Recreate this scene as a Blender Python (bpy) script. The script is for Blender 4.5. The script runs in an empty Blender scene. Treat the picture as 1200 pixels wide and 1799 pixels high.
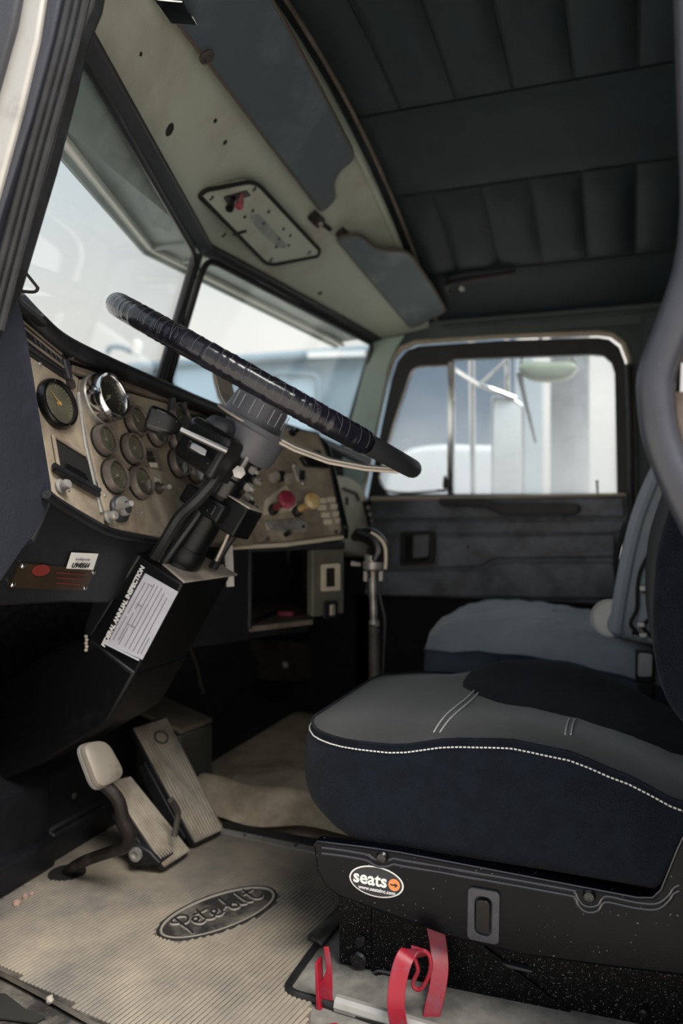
import bpy, bmesh, math, random
from mathutils import Vector as V, Matrix
random.seed(7)
SC = bpy.context.scene
COL = SC.collection
PI = math.pi
rad = math.radians

# ------------------------------------------------------------------ camera, sky, light, exposure
TH = rad(19.8)
FP = 1399.0
CAM = V((0, 0, .67))
cam = bpy.data.cameras.new('camera')
cam.sensor_fit = 'VERTICAL'
cam.sensor_height = 36
cam.lens = FP / 1799 * 36
cam.clip_start = .02
cam.dof.use_dof = True
cam.dof.focus_distance = 1.13
cam.dof.aperture_fstop = 2.8
camo = bpy.data.objects.new('camera', cam)
camo.location = CAM
camo.rotation_euler = (PI / 2, 0, TH)
COL.objects.link(camo)
SC.camera = camo

SC.view_settings.view_transform = 'Standard'
SC.view_settings.look = 'None'
SC.view_settings.gamma = 1
SC.view_settings.exposure = 0.75
SC.view_settings.use_curve_mapping = False

w = bpy.data.worlds.new('overcast_sky')
SC.world = w
w.use_nodes = True
nt = w.node_tree
nt.nodes.clear()
wo = nt.nodes.new('ShaderNodeOutputWorld')
bg = nt.nodes.new('ShaderNodeBackground')
tc = nt.nodes.new('ShaderNodeTexCoord')
sx = nt.nodes.new('ShaderNodeSeparateXYZ')
rp = nt.nodes.new('ShaderNodeValToRGB')
nt.links.new(tc.outputs['Generated'], sx.inputs[0])
nt.links.new(sx.outputs['Z'], rp.inputs['Fac'])
nt.links.new(rp.outputs['Color'], bg.inputs['Color'])
nt.links.new(bg.outputs[0], wo.inputs[0])
el = rp.color_ramp.elements
el[0].position = 0.0
el[0].color = (.87, .81, .74, 1)
el[1].position = 1.0
el[1].color = (.66, .73, .82, 1)
e = el.new(.22); e.color = (.82, .79, .75, 1)
e = el.new(.42); e.color = (.60, .67, .72, 1)
bg.inputs['Strength'].default_value = .76

sun = bpy.data.lights.new('sun', 'SUN')
sun.energy = 5.4
sun.angle = rad(40)
sun.color = (1, .95, .88)
suno = bpy.data.objects.new('sun', sun)
suno.rotation_euler = V((-.5, .22, -.84)).to_track_quat('-Z', 'Y').to_euler()
suno.location = (0, -3, 4)
COL.objects.link(suno)

# ------------------------------------------------------------------ pixel to place helpers (reading positions off the photograph)
FW = V((-math.sin(TH), math.cos(TH), 0))
RT = V((math.cos(TH), math.sin(TH), 0))
UP = V((0, 0, 1))

def ray(px, py):
    return FW + RT * ((px - 600) / FP) + UP * ((899.5 - py) / FP)

def atX(px, py, x):
    r = ray(px, py); return CAM + r * ((x - CAM.x) / r.x)

def atY(px, py, y):
    r = ray(px, py); return CAM + r * ((y - CAM.y) / r.y)

def atZ(px, py, z):
    r = ray(px, py); return CAM + r * ((z - CAM.z) / r.z)

def atP(px, py, p, n):
    r = ray(px, py); return CAM + r * ((p - CAM).dot(n) / r.dot(n))

def atS(px, py, fn, lo, hi=5.0):
    r = ray(px, py)
    a = lo
    fa = fn(CAM + r * a)
    for i in range(1, 300):
        b = lo + (hi - lo) * i / 299
        fb = fn(CAM + r * b)
        if fa * fb <= 0:
            for _ in range(40):
                m = (a + b) / 2
                if fa * fn(CAM + r * m) <= 0: b = m
                else: a = m
            return CAM + r * a
        a, fa = b, fb
    return CAM + r * hi

def dist(p):
    return (p - CAM).dot(FW)

# ------------------------------------------------------------------ materials
def hexc(h):
    h = h.lstrip('#')
    out = []
    for i in (0, 2, 4):
        c = int(h[i:i + 2], 16) / 255
        out.append(c / 12.92 if c <= .04045 else ((c + .055) / 1.055) ** 2.4)
    return (*out, 1)

def M(name, col, rough=.5, metal=0.0, col2=None, scale=6.0, lo=.45, hi=.65, detail=6, bump=0.0, bscale=120.0, kind='noise',
      spec=.5, stretch=None, bdist=.002, sheen=0.0, speck=None, coat=0.0):
    m = bpy.data.materials.new(name)
    m.use_nodes = True
    t = m.node_tree
    n = t.nodes
    L = t.links
    b = n['Principled BSDF']
    b.inputs['Base Color'].default_value = hexc(col)
    b.inputs['Roughness'].default_value = rough
    b.inputs['Metallic'].default_value = metal
    b.inputs['Specular IOR Level'].default_value = spec
    if sheen:
        b.inputs['Sheen Weight'].default_value = sheen
    if coat:
        b.inputs['Coat Weight'].default_value = coat
    c = n.new('ShaderNodeTexCoord')
    src = c.outputs['Object']
    if stretch:
        mp = n.new('ShaderNodeMapping')
        mp.inputs['Scale'].default_value = stretch
        L.new(src, mp.inputs[0])
        src = mp.outputs[0]
    out = None
    if col2:
        z = n.new('ShaderNodeTexNoise')
        z.inputs['Scale'].default_value = scale
        z.inputs['Detail'].default_value = detail
        z.inputs['Roughness'].default_value = .65
        L.new(src, z.inputs['Vector'])
        r = n.new('ShaderNodeValToRGB')
        r.color_ramp.elements[0].position = lo
        r.color_ramp.elements[1].position = hi
        r.color_ramp.elements[0].color = hexc(col)
        r.color_ramp.elements[1].color = hexc(col2)
        L.new(z.outputs['Fac'], r.inputs['Fac'])
        out = r.outputs['Color']
    if speck:
        z = n.new('ShaderNodeTexNoise')
        z.inputs['Scale'].default_value = speck[1]
        z.inputs['Detail'].default_value = 1
        L.new(c.outputs['Object'], z.inputs['Vector'])
        r = n.new('ShaderNodeValToRGB')
        r.color_ramp.elements[0].position = speck[2]
        r.color_ramp.elements[1].position = speck[2] + .03
        L.new(z.outputs['Fac'], r.inputs['Fac'])
        mx = n.new('ShaderNodeMix')
        mx.data_type = 'RGBA'
        L.new(r.outputs['Color'], mx.inputs['Factor'])
        if out: L.new(out, mx.inputs['A'])
        else: mx.inputs['A'].default_value = hexc(col)
        mx.inputs['B'].default_value = hexc(speck[0])
        out = mx.outputs['Result']
    if out:
        L.new(out, b.inputs['Base Color'])
    if bump:
        if kind == 'noise':
            z = n.new('ShaderNodeTexNoise')
            z.inputs['Scale'].default_value = bscale
            z.inputs['Detail'].default_value = 4
            h = z.outputs['Fac']
            L.new(src, z.inputs['Vector'])
        elif kind == 'voronoi':
            z = n.new('ShaderNodeTexVoronoi')
            z.inputs['Scale'].default_value = bscale
            h = z.outputs['Distance']
            L.new(src, z.inputs['Vector'])
        else:
            z = n.new('ShaderNodeTexWave')
            z.inputs['Scale'].default_value = bscale
            z.inputs['Distortion'].default_value = .6
            h = z.outputs['Fac']
            L.new(src, z.inputs['Vector'])
        bp = n.new('ShaderNodeBump')
        bp.inputs['Strength'].default_value = bump
        bp.inputs['Distance'].default_value = bdist
        L.new(h, bp.inputs['Height'])
        L.new(bp.outputs[0], b.inputs['Normal'])
    return m

def glass_mat(name, tint, dirt, dirt_haze_col, dscale=3.0, low_haze=None):
    m = bpy.data.materials.new(name)
    m.use_nodes = True
    t = m.node_tree; n = t.nodes; L = t.links
    n.clear()
    o = n.new('ShaderNodeOutputMaterial')
    tr = n.new('ShaderNodeBsdfTransparent'); tr.inputs[0].default_value = (*tint, 1)
    gl = n.new('ShaderNodeBsdfGlossy'); gl.inputs['Roughness'].default_value = .02
    fr = n.new('ShaderNodeFresnel')
    gm = n.new('ShaderNodeNewGeometry')
    io = n.new('ShaderNodeMapRange'); io.inputs['To Min'].default_value = 1.35; io.inputs['To Max'].default_value = 1 / 1.35
    L.new(gm.outputs['Backfacing'], io.inputs['Value']); L.new(io.outputs[0], fr.inputs[0])
    a = n.new('ShaderNodeMixShader')
    L.new(fr.outputs[0], a.inputs[0]); L.new(tr.outputs[0], a.inputs[1]); L.new(gl.outputs[0], a.inputs[2])
    df = n.new('ShaderNodeBsdfTranslucent'); df.inputs[0].default_value = hexc(dirt_haze_col)
    c = n.new('ShaderNodeTexCoord')
    z = n.new('ShaderNodeTexNoise'); z.inputs['Scale'].default_value = dscale; z.inputs['Detail'].default_value = 5
    L.new(c.outputs['Object'], z.inputs['Vector'])
    r = n.new('ShaderNodeMapRange')
    r.inputs['From Min'].default_value = .4; r.inputs['From Max'].default_value = .75
    r.inputs['To Min'].default_value = dirt * .25; r.inputs['To Max'].default_value = dirt
    L.new(z.outputs['Fac'], r.inputs['Value'])
    fac = r.outputs[0]
    if low_haze:  # pale haze low on the pane, a reflection painted into the glass
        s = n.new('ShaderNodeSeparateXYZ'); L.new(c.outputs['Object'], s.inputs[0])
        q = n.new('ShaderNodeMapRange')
        q.inputs['From Min'].default_value = low_haze[0]; q.inputs['From Max'].default_value = low_haze[1]
        q.inputs['To Min'].default_value = low_haze[2]; q.inputs['To Max'].default_value = 0
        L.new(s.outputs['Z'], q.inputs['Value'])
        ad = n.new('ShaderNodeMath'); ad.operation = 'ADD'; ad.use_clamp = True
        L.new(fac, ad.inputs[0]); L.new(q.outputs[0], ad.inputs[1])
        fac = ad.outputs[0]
    bm_ = n.new('ShaderNodeMixShader')
    L.new(fac, bm_.inputs[0]); L.new(a.outputs[0], bm_.inputs[1]); L.new(df.outputs[0], bm_.inputs[2])
    L.new(bm_.outputs[0], o.inputs[0])
    return m

MT = dict(
    header=M('grey_green_painted_metal', '#b6bcae', .5, 0, '#a0988a', 5, .5, .8, bump=.15, bscale=60),
    pillar=M('pale_green_paint', '#9fb0a8', .5, 0, '#8a9088', 5, .5, .8),
    liner=M('teal_vinyl', '#1f2a2e', .6, 0, '#1a2327', 9, .4, .7, bump=.3, bscale=260),
    visor=M('blue_grey_vinyl', '#454f58', .55, 0, '#68727a', 7, .5, .85, bump=.3, bscale=240),
    visor2=M('worn_blue_grey_vinyl', '#59656c', .55, 0, '#8b9290', 8, .5, .8, bump=.3, bscale=240),
    piping=M('brown_piping', '#5b4f48', .6),
    black=M('black_vinyl', '#131418', .45, 0, '#1f2025', 14, .45, .75, bump=.3, bscale=300),
    bluevinyl=M('blue_black_vinyl', '#23252d', .42, 0, '#343742', 12, .5, .8, bump=.35, bscale=260),
    gloss=M('gloss_black_plastic', '#0f0f11', .28, 0, speck=('#77777a', 260, .73)),
    satin=M('satin_black_plastic', '#05060a', .25, 0, spec=.13, speck=('#8a8a90', 300, .765), bump=.08, bscale=500),
    base=M('speckled_black_steel', '#060607', .4, 0, spec=.15, speck=('#8a8a8e', 560, .69), bump=.3, bscale=350),
    plast=M('grey_black_plastic', '#2f3036', .45, 0, '#3e3f46', 18, .4, .8, bump=.2, bscale=300),
    dgrey=M('dark_grey_plastic', '#2d2d31', .5, bump=.2, bscale=300),
    tan=M('dusty_tan_panel', '#7b6e60', .6, 0, '#b3a692', 11, .36, .66, bump=.15, bscale=90),
    ledge=M('dusty_brown_ledge', '#5c5148', .6, 0, '#83766a', 12, .4, .7),
    cream=M('cream_plastic', '#d6ccb6', .55, 0, '#bcb19b', 10, .5, .8),
    rubber=M('black_rubber', '#151517', .5, 0, '#25262a', 20, .45, .7, bump=.2, bscale=200),
    greyrubber=M('grey_rubber', '#282a33', .38, 0, '#31333c', 14, .4, .7, bump=.15, bscale=200),
    chrome=M('chrome', '#d8d8da', .12, 1),
    darksteel=M('dull_chrome', '#8c8c90', .25, 1),
    hubgrey=M('hub_grey_plastic', '#55555b', .45, 0, '#64646a', 18, .4, .8, bump=.2, bscale=300),
    edge=M('highlight_black_edge', '#202028', .14, 0, spec=1.0),  # shell highlights put into a lighter, glossier edge colour
    steel=M('brushed_steel', '#b4b1ad', .35, .45, '#7b7672', 20, .45, .7),
    alum=M('aluminium', '#b5b2ae', .42, .5, '#8d8a88', 10, .45, .7),
    whitemetal=M('pale_worn_metal', '#b9aea2', .45, .3, '#8c8078', 20, .5, .7),
    dial=M('gauge_dial', '#6f6d62', .6, 0, '#8d8a7c', 25, .4, .7),
    dialmark=M('dial_markings', '#b5b1a0', .6),
    needle=M('needle_amber', '#d8b070', .5),
    bezel=M('gauge_bezel', '#6a605c', .4, .3, '#8a7f76', 30, .45, .7),
    mat=M('dusty_floor_mat', '#24211f', .8, 0, '#7d7468', 5, .42, .7, bump=.35, bscale=160),
    chip=M('pink_stone', '#a08478', .8),
    handle=M('worn_grey_handle', '#74767c', .35, .3),
    rib=M('mat_ribs', '#68645f', .7, 0, '#958a7a', 4.2, .36, .62, bump=.3, bscale=160),
    matdark=M('worn_black_mat', '#262423', .7, 0, '#6f6961', 13, .46, .70, bump=.4, bscale=200),
    groove=M('dark_groove', '#1b1a19', .8),
    emboss=M('embossed_rubber', '#8b857c', .7),
    carpet=M('tan_floor_cover', '#938470', .9, 0, '#c4b49c', 7, .35, .6, bump=.6, bscale=90, bdist=.004),
    insul=M('black_insulation', '#111113', .9, bump=.8, bscale=30, bdist=.01),
    blackpaint=M('black_painted_steel', '#0b0c0e', .42, 0, '#222328', 9, .55, .85, spec=.3, bump=.1, bscale=80),
    rusty=M('rusty_dark_steel', '#26211f', .5, .3, '#5b5048', 22, .5, .75),
    grime=M('grimy_steel', '#55504a', .6, .3, '#2c2927', 10, .4, .65),
    pedal=M('worn_pedal_metal', '#b8ad9d', .45, .35, '#857868', 9, .42, .66),
    pedalpad=M('worn_white_pad', '#8f877c', .4, .3, '#4a4038', 9, .48, .68),
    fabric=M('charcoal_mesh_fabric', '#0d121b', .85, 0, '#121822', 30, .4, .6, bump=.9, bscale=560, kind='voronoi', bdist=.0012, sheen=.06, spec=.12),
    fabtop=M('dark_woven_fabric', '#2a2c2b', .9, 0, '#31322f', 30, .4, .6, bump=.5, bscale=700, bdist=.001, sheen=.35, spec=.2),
    thread=M('white_thread', '#d9d9d6', .7),
    red=M('red_paint', '#8f0f26', .4, 0, '#74404c', 40, .5, .75, bump=.1, bscale=90),
    redknob=M('red_knob', '#8f2840', .4, 0, '#c0707a', 22, .42, .62),
    yellow=M('yellow_knob', '#c09a5c', .45, 0, '#e0cfa4', 22, .42, .62),
    white=M('white_plastic', '#dcdad6', .45),
    paper=M('label_paper', '#c4c3cc', .6, 0, '#b4b3bc', 14, .4, .7),
    ink=M('black_ink', '#26262b', .6),
    greyink=M('grey_ink', '#7d7c86', .6),
    whiteink=M('white_ink', '#e2e2e0', .5),
    orange=M('orange_ink', '#e98a4a', .5),
    bronze=M('bronze_plate', '#4b3a29', .35, .5, '#33281d', 12, .4, .7),
    redink=M('faded_red_ink', '#6e241d', .5),
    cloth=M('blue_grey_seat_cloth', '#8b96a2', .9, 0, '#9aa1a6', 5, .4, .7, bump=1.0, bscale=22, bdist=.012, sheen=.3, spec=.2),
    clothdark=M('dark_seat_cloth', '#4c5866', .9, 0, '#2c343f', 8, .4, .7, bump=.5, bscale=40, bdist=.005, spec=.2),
    clothgrey=M('grey_seat_cloth', '#9aa3b0', .9, spec=.2),
    truckblue=M('steel_blue_paint', '#5d707e', .4, 0, '#6f818e', 2, .4, .7),
    truckdark=M('dark_tinted_glass', '#41566b', .1, 0, spec=.8),
    truckwhite=M('pale_truck_paint', '#cdd2d8', .35),
    stack=M('dull_stack_steel', '#4a4f56', .5, .4, '#8b9197', 2.2, .42, .66),
    mirrorface=M('painted_mirror_face', '#e6edf2', .15, 0, spec=.8),  # pale base colour stands in for the sky mirrored in it
    gravel=M('gravel_ground', '#d8d2c8', .95, 0, '#c2bbb0', 3, .4, .6),
    cord=M('braided_cord', '#2a2625', .8, 0, '#a19c96', 60, .5, .6, bump=.6, bscale=160),
    frayed=M('frayed_grey_yarn', '#8f8882', .9),
    vizor=M('exterior_visor_paint', '#93a09f', .5, 0, '#a7afa9', 4, .4, .7),
    vizortrim=M('pale_visor_trim', '#d8d6cd', .4),
    panelblk=M('dark_teal_panel', '#3b4747', .6, 0, '#2f3a3a', 7, .4, .7),
    doorblk=M('black_door_moulding', '#484c54', .4, 0, '#868c97', 7, .42, .75, bump=.6, bscale=170, bdist=.002),
    beige=M('beige_seal', '#b3a794', .5, 0, '#8f8472', 12, .5, .8),
    brownmetal=M('brown_pillar_metal', '#4a3d36', .35, .4, '#6d605a', 12, .45, .7),
    ltgrey=M('pale_grey_plastic', '#9fa2a8', .5),
)
MT['glass'] = glass_mat('windshield_glass', (.95, .97, .97), .06, '#c9ccd0', 2.0)
MT['doorglass'] = glass_mat('door_glass', (.93, .96, .97), .22, '#d9dce0', 2.6, low_haze=(.66, .90, .34))
MT['lens'] = glass_mat('gauge_lens', (.9, .9, .88), .1, '#a8a294', 20)

# ------------------------------------------------------------------ object helpers
OFF = {}

class B:
    """collects geometry in world coordinates and links it as one mesh object"""
    def __init__(self):
        self.bm = bmesh.new()

    def vs(self, pts):
        return [self.bm.verts.new(p) for p in pts]

    def face(self, pts):
        v = self.vs(pts)
        try: return self.bm.faces.new(v)
        except ValueError: return None

    def prism(self, pts, ext):
        ext = V(ext)
        a = self.vs(pts); b = self.vs([p + ext for p in pts])
        self.bm.faces.new(a); self.bm.faces.new(b[::-1])
        n = len(pts)
        for i in range(n):
            self.bm.faces.new((a[i], b[i], b[(i + 1) % n], a[(i + 1) % n]))
        return self

    def loft(self, loops, closed=True, cap=True):
        rows = [self.vs(l) for l in loops]
        n = len(loops[0])
        for r, s in zip(rows, rows[1:]):
            for i in range(n if closed else n - 1):
                self.bm.faces.new((r[i], r[(i + 1) % n], s[(i + 1) % n], s[i]))
        if cap:
            self.bm.faces.new(rows[0][::-1]); self.bm.faces.new(rows[-1])
        return self

    def grid(self, fn, nu, nv):
        vv = [[self.bm.verts.new(fn(i / nu, j / nv)) for j in range(nv + 1)] for i in range(nu + 1)]
        for i in range(nu):
            for j in range(nv):
                self.bm.faces.new((vv[i][j], vv[i + 1][j], vv[i + 1][j + 1], vv[i][j + 1]))
        return self

    def box(self, c, a, b, d):
        """box about c with half-axis vectors a, b, d"""
        a, b, d = V(a), V(b), V(d)
        return self.prism([c - a - b - d, c + a - b - d, c + a + b - d, c - a + b - d], d * 2)

    def tube(self, path, r, n=10, closed=False, cap=True, flat=None):
        path = [V(p) for p in path]
        m = len(path)
        rs = r if isinstance(r, (list, tuple)) else [r] * m
        loops = []
        up = None
        for i, p in enumerate(path):
            if closed: t = path[(i + 1) % m] - path[i - 1]
            else: t = path[min(i + 1, m - 1)] - path[max(i - 1, 0)]
            t = t.normalized() if t.length > 1e-9 else V((0, 0, 1))
            if up is None:
                up = V((0, 0, 1)) if abs(t.z) < .9 else V((1, 0, 0))
            up = (up - t * up.dot(t))
            up = up.normalized() if up.length > 1e-6 else t.orthogonal().normalized()
            s = t.cross(up)
            fx, fy = flat or (1, 1)
            loops.append([p + (up * math.sin(2 * PI * k / n) * fy + s * math.cos(2 * PI * k / n) * fx) * rs[i] for k in range(n)])
        if closed:
            rows = [self.vs(l) for l in loops]
            for i in range(m):
                a, b = rows[i], rows[(i + 1) % m]
                for k in range(n):
                    self.bm.faces.new((a[k], a[(k + 1) % n], b[(k + 1) % n], b[k]))
        else:
            self.loft(loops, True, cap)
        return self

    def lathe(self, prof, o, ax, n=24, cap=True):
        ax = V(ax).normalized()
        u = ax.orthogonal().normalized(); v = ax.cross(u)
        loops = [[o + ax * h + (u * math.cos(2 * PI * k / n) + v * math.sin(2 * PI * k / n)) * max(r, 1e-5) for k in range(n)] for r, h in prof]
        return self.loft(loops, True, cap)

    def ball(self, c, r, n=10):
        prof = [(r * math.sin(PI * i / n), -r * math.cos(PI * i / n)) for i in range(n + 1)]
        return self.lathe(prof, c, (0, 0, 1), 12)

    def build(self, name, mat, parent=None, bevel=0, seg=2, ang=35, flat=False, sub=0):
        bm = self.bm
        bmesh.ops.remove_doubles(bm, verts=bm.verts, dist=1e-6)
        bmesh.ops.recalc_face_normals(bm, faces=bm.faces)
        me = bpy.data.meshes.new(name)
        if parent is None:
            vs_ = [v.co for v in bm.verts]
            lo = [min(c[k] for c in vs_) for k in range(3)]; hi = [max(c[k] for c in vs_) for k in range(3)]
            o = V(((lo[0] + hi[0]) / 2, (lo[1] + hi[1]) / 2, lo[2]))
        else:
            o = OFF[parent.name]
        bmesh.ops.translate(bm, verts=bm.verts, vec=-o)
        bm.to_mesh(me); bm.free()
        ob = bpy.data.objects.new(name, me)
        COL.objects.link(ob)
        if parent is None: ob.location = o
        else: ob.parent = parent
        OFF[ob.name] = o
        me.materials.append(MT[mat] if isinstance(mat, str) else mat)
        if not flat:
            me.polygons.foreach_set('use_smooth', [True] * len(me.polygons))
            me.set_sharp_from_angle(angle=rad(ang))
        if bevel:
            md = ob.modifiers.new('bevel', 'BEVEL'); md.width = bevel; md.segments = seg; md.limit_method = 'ANGLE'; md.angle_limit = rad(30)
        if sub:
            md = ob.modifiers.new('sub', 'SUBSURF'); md.levels = sub; md.render_levels = sub
        return ob

def root(name, p, label=None, cat=None, kind=None, group=None):
    o = bpy.data.objects.new(name, None)
    o.location = V(p); o.empty_display_size = .05
    COL.objects.link(o)
    OFF[o.name] = V(p)
    return tag(o, label, cat, kind, group)

def tag(o, label=None, cat=None, kind=None, group=None):
    if label: o['label'] = label
    if cat: o['category'] = cat
    if kind: o['kind'] = kind
    if group: o['group'] = group
    return o

def lab(o, label):
    o['label'] = label; return o

def words(txt, size, o, xd, yd, mat, parent, name='lettering', bold=0.0, shear=0.0, align='CENTER', ext=.0004):
    c = bpy.data.curves.new('t', 'FONT')
    c.body = txt; c.size = size; c.extrude = ext; c.offset = bold; c.shear = shear
    c.align_x = align; c.align_y = 'CENTER'; c.resolution_u = 4
    ob = bpy.data.objects.new('t', c)
    COL.objects.link(ob)
    dg = bpy.context.evaluated_depsgraph_get(); dg.update()
    me = bpy.data.meshes.new_from_object(ob.evaluated_get(dg))
    bpy.data.objects.remove(ob)
    xd = V(xd).normalized(); yd = V(yd); yd = (yd - xd * yd.dot(xd)).normalized(); zd = xd.cross(yd)
    base = OFF[parent.name]
    for v in me.vertices:
        p = v.co.copy(); v.co = o + xd * p.x + yd * p.y + zd * p.z - base
    me.materials.clear(); me.materials.append(MT[mat])
    me.name = name
    r = bpy.data.objects.new(name, me)
    COL.objects.link(r); r.parent = parent; OFF[r.name] = base
    return r

def rrect(o, xd, yd, hx, hy, r, n=5):
    """rounded rectangle loop about o"""
    out = []
    for cx, cy, a0 in ((1, 1, 0), (-1, 1, 90), (-1, -1, 180), (1, -1, 270)):
        for k in range(n + 1):
            a = rad(a0 + 90 * k / n)
            out.append(o + xd * (cx * (hx - r) + r * math.cos(a)) + yd * (cy * (hy - r) + r * math.sin(a)))
    return out

def rpoly(pts, r, n=4):
    """closed polygon with its corners rounded by r"""
    out = []
    m = len(pts)
    for i, p in enumerate(pts):
        a, b = pts[i - 1] - p, pts[(i + 1) % m] - p
        k = min(r, a.length * .45, b.length * .45)
        s, e_ = p + a.normalized() * k, p + b.normalized() * k
        for j in range(n + 1):
            t = j / n
            out.append(s * (1 - t) ** 2 + p * 2 * t * (1 - t) + e_ * t * t)
    return out

def smooth(pts, n=6, closed=False):
    """Catmull-Rom through pts"""
    pts = [V(p) for p in pts]
    m = len(pts)
    out = []
    for i in range(m if closed else m - 1):
        if closed: p0, p1, p2, p3 = pts[i - 1], pts[i], pts[(i + 1) % m], pts[(i + 2) % m]
        else: p0, p1, p2, p3 = pts[max(i - 1, 0)], pts[i], pts[i + 1], pts[min(i + 2, m - 1)]
        for k in range(n):
            t = k / n
            out.append(.5 * ((2 * p1) + (p2 - p0) * t + (2 * p0 - 5 * p1 + 4 * p2 - p3) * t * t + (3 * p1 - p0 - 3 * p2 + p3) * t ** 3))
    if not closed: out.append(pts[-1])
    return out

def resample(pts, n):
    pts = [V(p) for p in pts]
    L = [0]
    for a, b in zip(pts, pts[1:]): L.append(L[-1] + (b - a).length)
    out = []
    j = 0
    for i in range(n):
        s = L[-1] * i / (n - 1)
        while j < len(L) - 2 and L[j + 1] < s: j += 1
        k = (s - L[j]) / max(L[j + 1] - L[j], 1e-9)
        out.append(pts[j].lerp(pts[j + 1], min(k, 1)))
    return out

def ringfill(outer, inner, N=64):
    """two loops in a plane of constant Y, resampled by angle about the inner loop's middle"""
    c = sum(inner, V()) / len(inner)
    def cast(loop, a):
        d = V((math.cos(a), 0, math.sin(a)))
        best = None
        m = len(loop)
        for i in range(m):
            p, q = loop[i] - c, loop[(i + 1) % m] - c
            e_ = q - p
            den = d.x * e_.z - d.z * e_.x
            if abs(den) < 1e-12: continue
            t = (p.x * e_.z - p.z * e_.x) / den
            s = (p.x * d.z - p.z * d.x) / den
            if t > 0 and -1e-6 <= s <= 1 + 1e-6 and (best is None or t > best): best = t
        return c + d * (best or 0) + V((0, (loop[0] - c).y, 0)) * 0
    angs = sorted([2 * PI * k / N for k in range(N)] + [math.atan2((p - c).z, (p - c).x) % (2 * PI) for p in outer + inner])
    return [cast(outer, a) for a in angs], [cast(inner, a) for a in angs]

def frame_ring(b, outer, inner, dy):
    o, i = ringfill(outer, inner)
    d = V((0, dy, 0))
    rows = [b.vs(o), b.vs(i), b.vs([p + d for p in i]), b.vs([p + d for p in o])]
    n = len(o)
    for r in range(4):
        a, c = rows[r], rows[(r + 1) % 4]
        for k in range(n):
            b.bm.faces.new((a[k], a[(k + 1) % n], c[(k + 1) % n], c[k]))
    return b

def screw(o, n, r, parent, mat='steel', name='screw'):
    b = B()
    b.lathe([(r, 0), (r, r * .35), (r * .6, r * .7), (0, r * .8)], o, n, 12)
    s = V(n).orthogonal().normalized(); q = V(n).normalized().cross(s)
    return b.build(name, mat, parent)

# ------------------------------------------------------------------ the cab shell
YL, YR = .80, 2.50
def zc(Y):
    return 1.58 - .22 * (Y - 1.3) ** 2
FR = [(.80, -.655, 1.268), (1.67, -.961, 1.294), (2.5, -.79, 1.23)]
def fr(Y):
    a, b = (FR[0], FR[1]) if Y < 1.67 else (FR[1], FR[2])
    s = (Y - a[0]) / (b[0] - a[0])
    return a[1] + s * (b[1] - a[1]), a[2] + s * (b[2] - a[2])
HX = -.60
def hdr_f(p):
    x, z = fr(p.y); s = (p.x - x) / (HX - x)
    return p.z - (z + s * (zc(p.y) - z))
def hdr(px, py, off=0.0):
    r = ray(px, py)
    p = atS(px, py, hdr_f, .85 / r.y)
    return p - r.normalized() * off
def ceil_at(px, py, off=0.0):
    return atS(px, py, lambda p: p.z + off - zc(p.y), .5)

# ground outside and the floor of the cab
b = B(); b.grid(lambda u, v: V((-30 + 60 * u, -30 + 60 * v, -1.25)), 8, 8)
tag(b.build('ground', 'gravel'), kind='structure')
floor = B().prism([V((-1.25, 1.0, -.03)), V((-.5, .87, -.03)), V((.5, .85, -.03)), V((.5, YR, -.03)), V((-1.25, YR, -.03))], (0, 0, .022)).build('floor', 'carpet')
tag(floor, kind='structure')

# ceiling: board with quilted vinyl panels
ceiling = B()
ceiling.grid(lambda u, v: V((HX + u * (.52 - HX), YL - .04 + v * (YR + .08 - YL), zc(YL - .04 + v * (YR + .08 - YL)) + .012)), 2, 24)
ceiling = tag(ceiling.build('ceiling', 'liner'), kind='structure')
SX = [-.592, -.47, -.347, -.226, -.104, .018, .14, .262, .384, .5]
def quilt(x0, x1, y0, y1, puff, nu=7, nv=9):
    b = B()
    g = .004
    def f(u, v):
        x = x0 + g + u * (x1 - x0 - 2 * g); y = y0 + g + v * (y1 - y0 - 2 * g)
        h = (1 - abs(2 * u - 1) ** 3) * (1 - abs(2 * v - 1) ** 7)
        return V((x, y, zc(y) + .008 - puff * h))
    b.grid(f, nu, nv)
    return b.build('panel', 'liner', ceiling)
for y0, y1, puff, whole in ((.83, 1.692, .016, 0), (1.692, 1.985, .008, 1), (1.985, 2.30, .016, 0), (2.30, 2.50, .004, 1)):
    if whole: quilt(SX[0], SX[-1], y0, y1, puff, 20, 9)
    else:
        for a, c in zip(SX, SX[1:]): quilt(a, c, y0, y1, puff)
# dark edge band that covers the corner between roof and door wall
b = B(); b.prism([V((x, 2.482, zc(2.48) + .005)) for x in (-.6, .5)] + [V((.5, 2.49, 1.215)), V((-.6, 2.49, 1.222))], (0, .012, 0))
b.build('edge_board', 'panelblk', ceiling, .004)
b = B(); b.tube([V((x, 2.478, 1.255 - .0 * x)) for x in (-.55, -.2, .2, .5)], .006, 8)
b.build('edge_bead', 'panelblk', ceiling)

# windshield header
b = B()
ys = [YL - .02 + (YR + .02 - YL) * i / 34 for i in range(35)]
def hs(Y, s, d=0):
    x, z = fr(min(max(Y, .8), 2.5)); return V((x + s * (HX - x), Y, z + s * (zc(Y) - z) + d))
for d in (0,):
    rows = [b.vs([hs(Y, s) for s in (0, .25, .5, .75, 1)] + [hs(Y, 1, .03), hs(Y, 0, .03)]) for Y in ys]
    for r, s in zip(rows, rows[1:]):
        for k in range(7):
            b.bm.faces.new((r[k], r[(k + 1) % 7], s[(k + 1) % 7], s[k]))
    b.bm.faces.new(rows[0]); b.bm.faces.new(rows[-1][::-1])
header = tag(b.build('wall_front', 'header', None, ang=50), kind='structure')
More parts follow.
